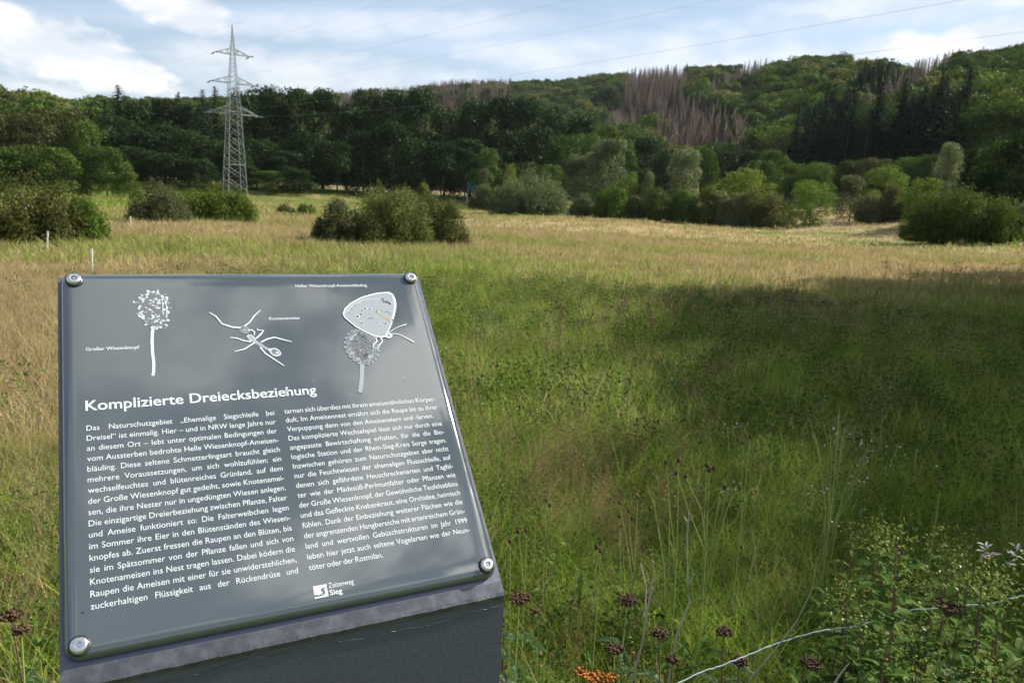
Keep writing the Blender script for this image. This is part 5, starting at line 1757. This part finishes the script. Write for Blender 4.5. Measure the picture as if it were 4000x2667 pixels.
# tall light green grass clump and other upright stems in the shade
for (x, y, D, n, lab) in ((1945, 945, 4.2, 9, 'tall light green grass clump rising in the shaded meadow'), (1645, 1085, 3.4, 5, 'thin green stems beside the tallest burnet'), (1780, 1210, 2.9, 4, 'pale bent grass blades in the near right meadow'), (1560, 1110, 3.3, 4, 'thin yellow green stems behind the burnets')):
    X, Y, H = spot(x, y, D)
    gc = empty('grass_clump', (X, Y, float(ground_z(X, Y)))); tag(gc, lab, 'grass clump', 'tall grass clumps')
    r = np.random.default_rng(x)
    for i in range(n):
        a = r.uniform(0, 6.28); s_ = r.uniform(.02, .14); h_ = H * r.uniform(.72, 1)
        mb = MB(); mb.tube([(r.normal() * .02, r.normal() * .02, -.03), (math.cos(a) * s_ * .3, math.sin(a) * s_ * .3, h_ * .55), (math.cos(a) * s_, math.sin(a) * s_, h_ * .9), (math.cos(a) * s_ * 1.4, math.sin(a) * s_ * 1.4, h_)], [.003, .0025, .002, .0008], 5)
        mb.obj('stem', M['stem_green'], gc)

for (x, y, D, lab) in ((1335, 1195, 3.1, 'broad leaved dock before the brown grass, left one'), (1470, 1190, 3.1, 'broad leaved dock before the brown grass, middle one'), (1555, 1200, 3.0, 'broad leaved dock behind the pale dry stalk')):
    X, Y, H = spot(x, y, D)
    dk = empty('dock_plant', (X, Y, float(ground_z(X, Y)))); tag(dk, lab, 'dock', 'dock plants')
    r = np.random.default_rng(x); n = 9
    P = np.stack([r.normal(size=n) * .03, r.normal(size=n) * .03, np.full(n, H * .45)], -1); Dv = np.stack([r.normal(size=n), r.normal(size=n), r.uniform(.9, 2.2, n)], -1)
    V, Q, T = leaf_blades(P, Dv, r.uniform(.09, .15, n), r.uniform(.028, .045, n), r, 0.35)
    obj('leaf', poly_mesh('leaf', V, Q, T, M['leaf_fresh']), dk)
    mb = MB()
    for i in range(n): mb.tube([(0, 0, -.02), (P[i][0] * .7, P[i][1] * .7, H * .25), tuple(P[i])], .003, 5)
    mb.obj('stem', M['stem_green'], dk)

# fence rope
rope = [(1500, 1590, 1.72), (1558, 1567, 1.75), (1617, 1540, 1.82), (1646, 1531, 1.85), (1690, 1515, 1.9), (1718, 1503, 1.94), (1770, 1482, 2.0), (1830, 1462, 2.06), (1880, 1449, 2.1), (1925, 1442, 2.14), (1975, 1437, 2.18), (2010, 1424, 2.22),
        (2052, 1408, 2.27), (2100, 1399, 2.32), (2152, 1396, 2.38), (2228, 1389, 2.46), (2270, 1387, 2.5), (2310, 1377, 2.55), (2352, 1366, 2.6), (2420, 1352, 2.7), (2520, 1330, 2.85)]
pts = []
for (x, y, D) in rope:
    a, e, _ = px_dir(x, y); pts.append(Vector((D * math.sin(a), D * math.cos(a), CZ + D * math.tan(e))))
fine_ = []
for i in range(len(pts) - 1):
    for q in range(5): fine_.append(pts[i].lerp(pts[i + 1], q / 5) + Vector((0, 0, 0.0012 * math.sin(i * 3 + q * 1.4))))
mb = MB(); mb.tube(fine_, 0.0013, 6)
tag(mb.obj('fence_rope', M['rope'], None), 'pale blue electric fence rope strung through the plants at lower right', 'rope')

# ------------------------------------------------------------------ meadow grass
def tuft(seed, nb, h0, h1, w, spread, lean, seg=3, mat=0, base=0.06):
    r = np.random.default_rng(seed)
    a = r.uniform(0, 6.283, nb); b = r.uniform(0, 6.283, nb)
    o_ = np.stack([np.cos(b), np.sin(b), np.zeros(nb)], -1) * (base * np.sqrt(r.uniform(0, 1, nb)))[:, None]
    h = r.uniform(h0, h1, nb); ln = r.uniform(0.3, 1.0, nb) * lean
    d = np.stack([np.cos(a), np.sin(a), np.zeros(nb)], -1)
    sd = np.stack([-np.sin(a + r.normal(size=nb) * .6), np.cos(a + r.normal(size=nb) * .6), np.zeros(nb)], -1)
    Vs = []
    for s_ in range(seg + 1):
        t = s_ / seg
        c = o_ + d * (ln * h * (0.25 * t + 0.75 * t * t))[:, None] + np.array([0, 0, 1.0]) * (h * (t - 0.32 * ln * t * t))[:, None]
        ww = (w * r.uniform(.9, 1.1, nb) * (1 - t ** 1.8 * 0.93))[:, None]
        Vs += [c - sd * ww / 2, c + sd * ww / 2]
    V = np.stack(Vs, 1).reshape(-1, 3)
    k = 2 * (seg + 1); bb = (np.arange(nb) * k)[:, None]
    Q = np.concatenate([bb + np.array([[2 * s_, 2 * s_ + 1, 2 * s_ + 3, 2 * s_ + 2]]) for s_ in range(seg)])
    return V, Q, np.full(len(Q), mat)


def seed_tuft(seed, n, h0, h1, w, spread):
    """thin upright stems with loose brownish panicles"""
    r = np.random.default_rng(seed)
    V, Q, m_ = tuft(seed, n, h0, h1, w, spread, 0.22, 3, 1, spread)
    seg = 3; k = 8
    tip = V.reshape(n, k, 3)[:, -2]; mid = V.reshape(n, k, 3)[:, -4]
    P = []; 
    for i in range(n):
        for q in range(16):
            t = r.uniform(0.35, 1.05); P.append(mid[i] * (1 - t) + tip[i] * t + r.normal(size=3) * 0.010)
    P = np.array(P)
    V2, Q2 = cards(P, r.normal(size=P.shape), 0.0085, 0.4, r, 1.2)
    return joined([(V, Q, 1), (V2, Q2, 1)])


def herb_tuft(seed, n):
    r = np.random.default_rng(seed)
    P = np.stack([r.normal(size=n) * .07, r.normal(size=n) * .07, r.uniform(.04, .34, n)], -1)
    N = r.normal(size=(n, 3)) * .6 + np.array([0, 0, 1.0])
    V, Q = cards(P, N, 0.035, 0.5, r)
    V3, Q3, m3 = tuft(seed + 1, 10, .2, .42, .003, .05, .5)
    return joined([(V, Q, 2), (V3, Q3, 0)])


GM = [M['grass'], M['grass_seed'], M['leaf_herb']]
near = [tuft(80, 40, .14, .42, .0044, .07, .95), tuft(81, 40, .12, .34, .0052, .08, 1.25), tuft(82, 26, .22, .52, .0036, .06, .7), seed_tuft(83, 12, .40, .66, .0018, .07), herb_tuft(84, 46)]


def field_points(d0, d1, dens, a0=-0.78, a1=0.80):
    area = 0.5 * (a1 - a0) * (d1 * d1 - d0 * d0); n = int(area * dens)
    d = np.sqrt(rng.uniform(d0 * d0, d1 * d1, n)); a = rng.uniform(a0, a1, n)
    return d * np.sin(a), d * np.cos(a)


def scatter_grass(name, label, protos_, mats, d0, d1, dens, smin, smax, probs, hrow=None):
    x, y = field_points(d0, d1, dens)
    f0 = foot + FN * -0.016
    rel = np.stack([x - f0[0], y - f0[1]], -1)
    al = rel @ A1[:2]; de = rel @ FN[:2]
    ok = ~((np.abs(al) < 0.30) & (np.abs(de) < 0.10)) & (np.hypot(x, y) > 0.9)
    x, y = x[ok], y[ok]; n = len(x)
    st = straw(x, y)
    z = ground_z(x, y) - 0.01
    pz = vnoise(x * 0.9, y * 0.7, 11)
    s_ = rng.uniform(smin, smax, n) * (1 + 0.22 * pz)
    s_ = np.clip(s_, smin * .5, smax * 1.4)
    p = np.array(probs)[None] * np.ones((n, 1))
    if p.shape[1] >= 5:
        gx, gy = project(np.stack([x, y, z + 0.45], -1))
        p[:, 3] *= 0.4 + 2.0 * st + 9.0 * in_poly(gx, gy, [(1180, 1010), (1300, 960), (1500, 985), (1640, 1080), (1620, 1170), (1440, 1190), (1250, 1160)]); p[:, 4] *= np.clip(1.5 - 2 * st + 0.8 * vnoise(x * 1.6, y * 1.4, 17), 0.02, 3)
    p /= p.sum(1, keepdims=True)
    w_ = (p.cumsum(1) < rng.uniform(size=(n, 1))).sum(1)
    o_ = stuff_scatter(name, (protos_, mats), np.stack([x, y, z], -1), np.clip(w_, 0, len(protos_) - 1), rng.uniform(0, 6.28, n), np.stack([s_, s_, s_ * rng.uniform(.8, 1.2, n)], -1), st,
                       rng.normal(size=(n, 2)) * 0.17 + np.array([-0.05, -0.08]))
    tag(o_, label, 'grass', kind='stuff')


scatter_grass('near_grass', 'tall meadow grass round the sign', near, GM, 0.95, 6.5, 190, .75, 1.2, [.30, .30, .12, .04, .24])
mid = [tuft(85, 34, .10, .30, .008, .2, 1.1, 2, 0, .17), tuft(86, 34, .12, .34, .008, .2, 1.3, 2, 0, .17), tuft(87, 26, .18, .42, .007, .2, .8, 2, 0, .16), seed_tuft(88, 10, .30, .50, .003, .16), herb_tuft(89, 70)]
scatter_grass('meadow_grass', 'meadow grass in the middle distance', mid, GM, 6.0, 22, 52, .7, 1.35, [.30, .28, .14, .06, .22])
far = [tuft(90, 40, .12, .36, .020, .5, 1.0, 2, 0, .45), tuft(91, 40, .12, .34, .022, .5, 1.2, 2, 0, .45), tuft(92, 30, .2, .46, .018, .5, .8, 2, 0, .42)]
scatter_grass('far_grass', 'meadow grass towards the bushes', far, GM, 20, 62, 7.0, .8, 1.2, [.4, .3, .3])
dist_ = [tuft(93, 34, .15, .38, .055, 1.2, .9, 2, 0, 1.1), tuft(94, 34, .15, .36, .055, 1.2, 1.1, 2, 0, 1.1)]
scatter_grass('distant_grass', 'meadow grass at the far side of the valley', dist_, GM, 58, 175, 0.55, .8, 1.2, [.5, .5])

# small white flowers and brown seed heads standing in the meadow
def head_proto(seed, n, h, size, spread, mi, ms):
    r = np.random.default_rng(seed)
    P = np.stack([r.normal(size=n) * spread, r.normal(size=n) * spread, h + r.normal(size=n) * spread * .35], -1)
    V, Q = cards(P, r.normal(size=(n, 3)) * .5 + np.array([0, 0, 1.0]), size, .8, r)
    mb = MB(); mb.tube([(0, 0, 0), (0, 0, h)], .003, 4, cap=False)
    for i in range(0, n, 3): mb.tube([(0, 0, h * .86), tuple(P[i])], .0016, 3, cap=False)
    tv, tq = fan(mb)
    return joined([(V, Q, mi), (tv, tq, ms)])


fl = [head_proto(95, 6, .44, .015, .045, 0, 1), head_proto(96, 4, .38, .017, .06, 0, 1)]
pts = []
for (x0, x1, y0, y1, n) in ((1060, 1300, 700, 790, 34), (1080, 1420, 790, 1000, 8), (1900, 2100, 1120, 1160, 8), (1600, 2000, 850, 1250, 8), (1500, 2100, 660, 700, 18), (1150, 1700, 1180, 1260, 4)):
    for i in range(n):
        pts.append(hit_ground(rng.uniform(x0, x1), rng.uniform(y0, y1) + 40))
pts = np.array(pts); n = len(pts)
fo = stuff_scatter('meadow_flowers', (fl, [M['flower_white'], M['stem_green']]), np.stack([pts[:, 0], pts[:, 1], ground_z(pts[:, 0], pts[:, 1])], -1), rng.integers(0, 2, n), rng.uniform(0, 6.28, n), rng.uniform(.8, 1.2, (n, 1)) * np.ones((1, 3)), None, rng.normal(size=(n, 2)) * .1)
tag(fo, 'small white flowers dotted over the meadow', 'flowers', kind='stuff')
br_ = [head_proto(97, 20, .86, .030, .07, 0, 1), head_proto(98, 16, .76, .034, .085, 0, 1), head_proto(99, 12, .95, .028, .06, 0, 1)]
pts = []
for (x0, x1, y0, y1, n) in ((2020, 2420, 612, 640, 120), (1730, 2050, 660, 684, 26), (1480, 2000, 690, 720, 60), (1250, 1500, 690, 740, 24)):
    for i in range(n):
        X, Y = hit_ground(rng.uniform(x0, x1), rng.uniform(y0, y1), 0.72)
        pts.append((X, Y))
pts = np.array(pts); n = len(pts)
bo = stuff_scatter('seed_heads', (br_, [M['seed_brown'], M['stem_brown']]), np.stack([pts[:, 0], pts[:, 1], ground_z(pts[:, 0], pts[:, 1])], -1), rng.integers(0, 3, n), rng.uniform(0, 6.28, n), rng.uniform(.7, 1.15, (n, 1)) * np.ones((1, 3)), None, rng.normal(size=(n, 2)) * .08)
tag(bo, 'brown dried seed heads standing over the grass', 'seed heads', kind='stuff')

# ------------------------------------------------------------------ air: a thin even haze over the whole valley
HZ_D = 0.00004
m, t, out = new_mat('haze')
vol = t.n('ShaderNodeVolumePrincipled')
vol.inputs['Color'].default_value = (0.80, 0.88, 1.0, 1.0)
vol.inputs['Density'].default_value = HZ_D
vol.inputs['Anisotropy'].default_value = 0.2
t.l(vol.outputs[0], out.inputs['Volume'])
mb = MB(); mb.box((0, 250, 95), (2400, 2400, 240))
hz_o = mb.obj('haze', m)
tag(hz_o, 'thin summer haze filling the valley', 'haze', kind='stuff')
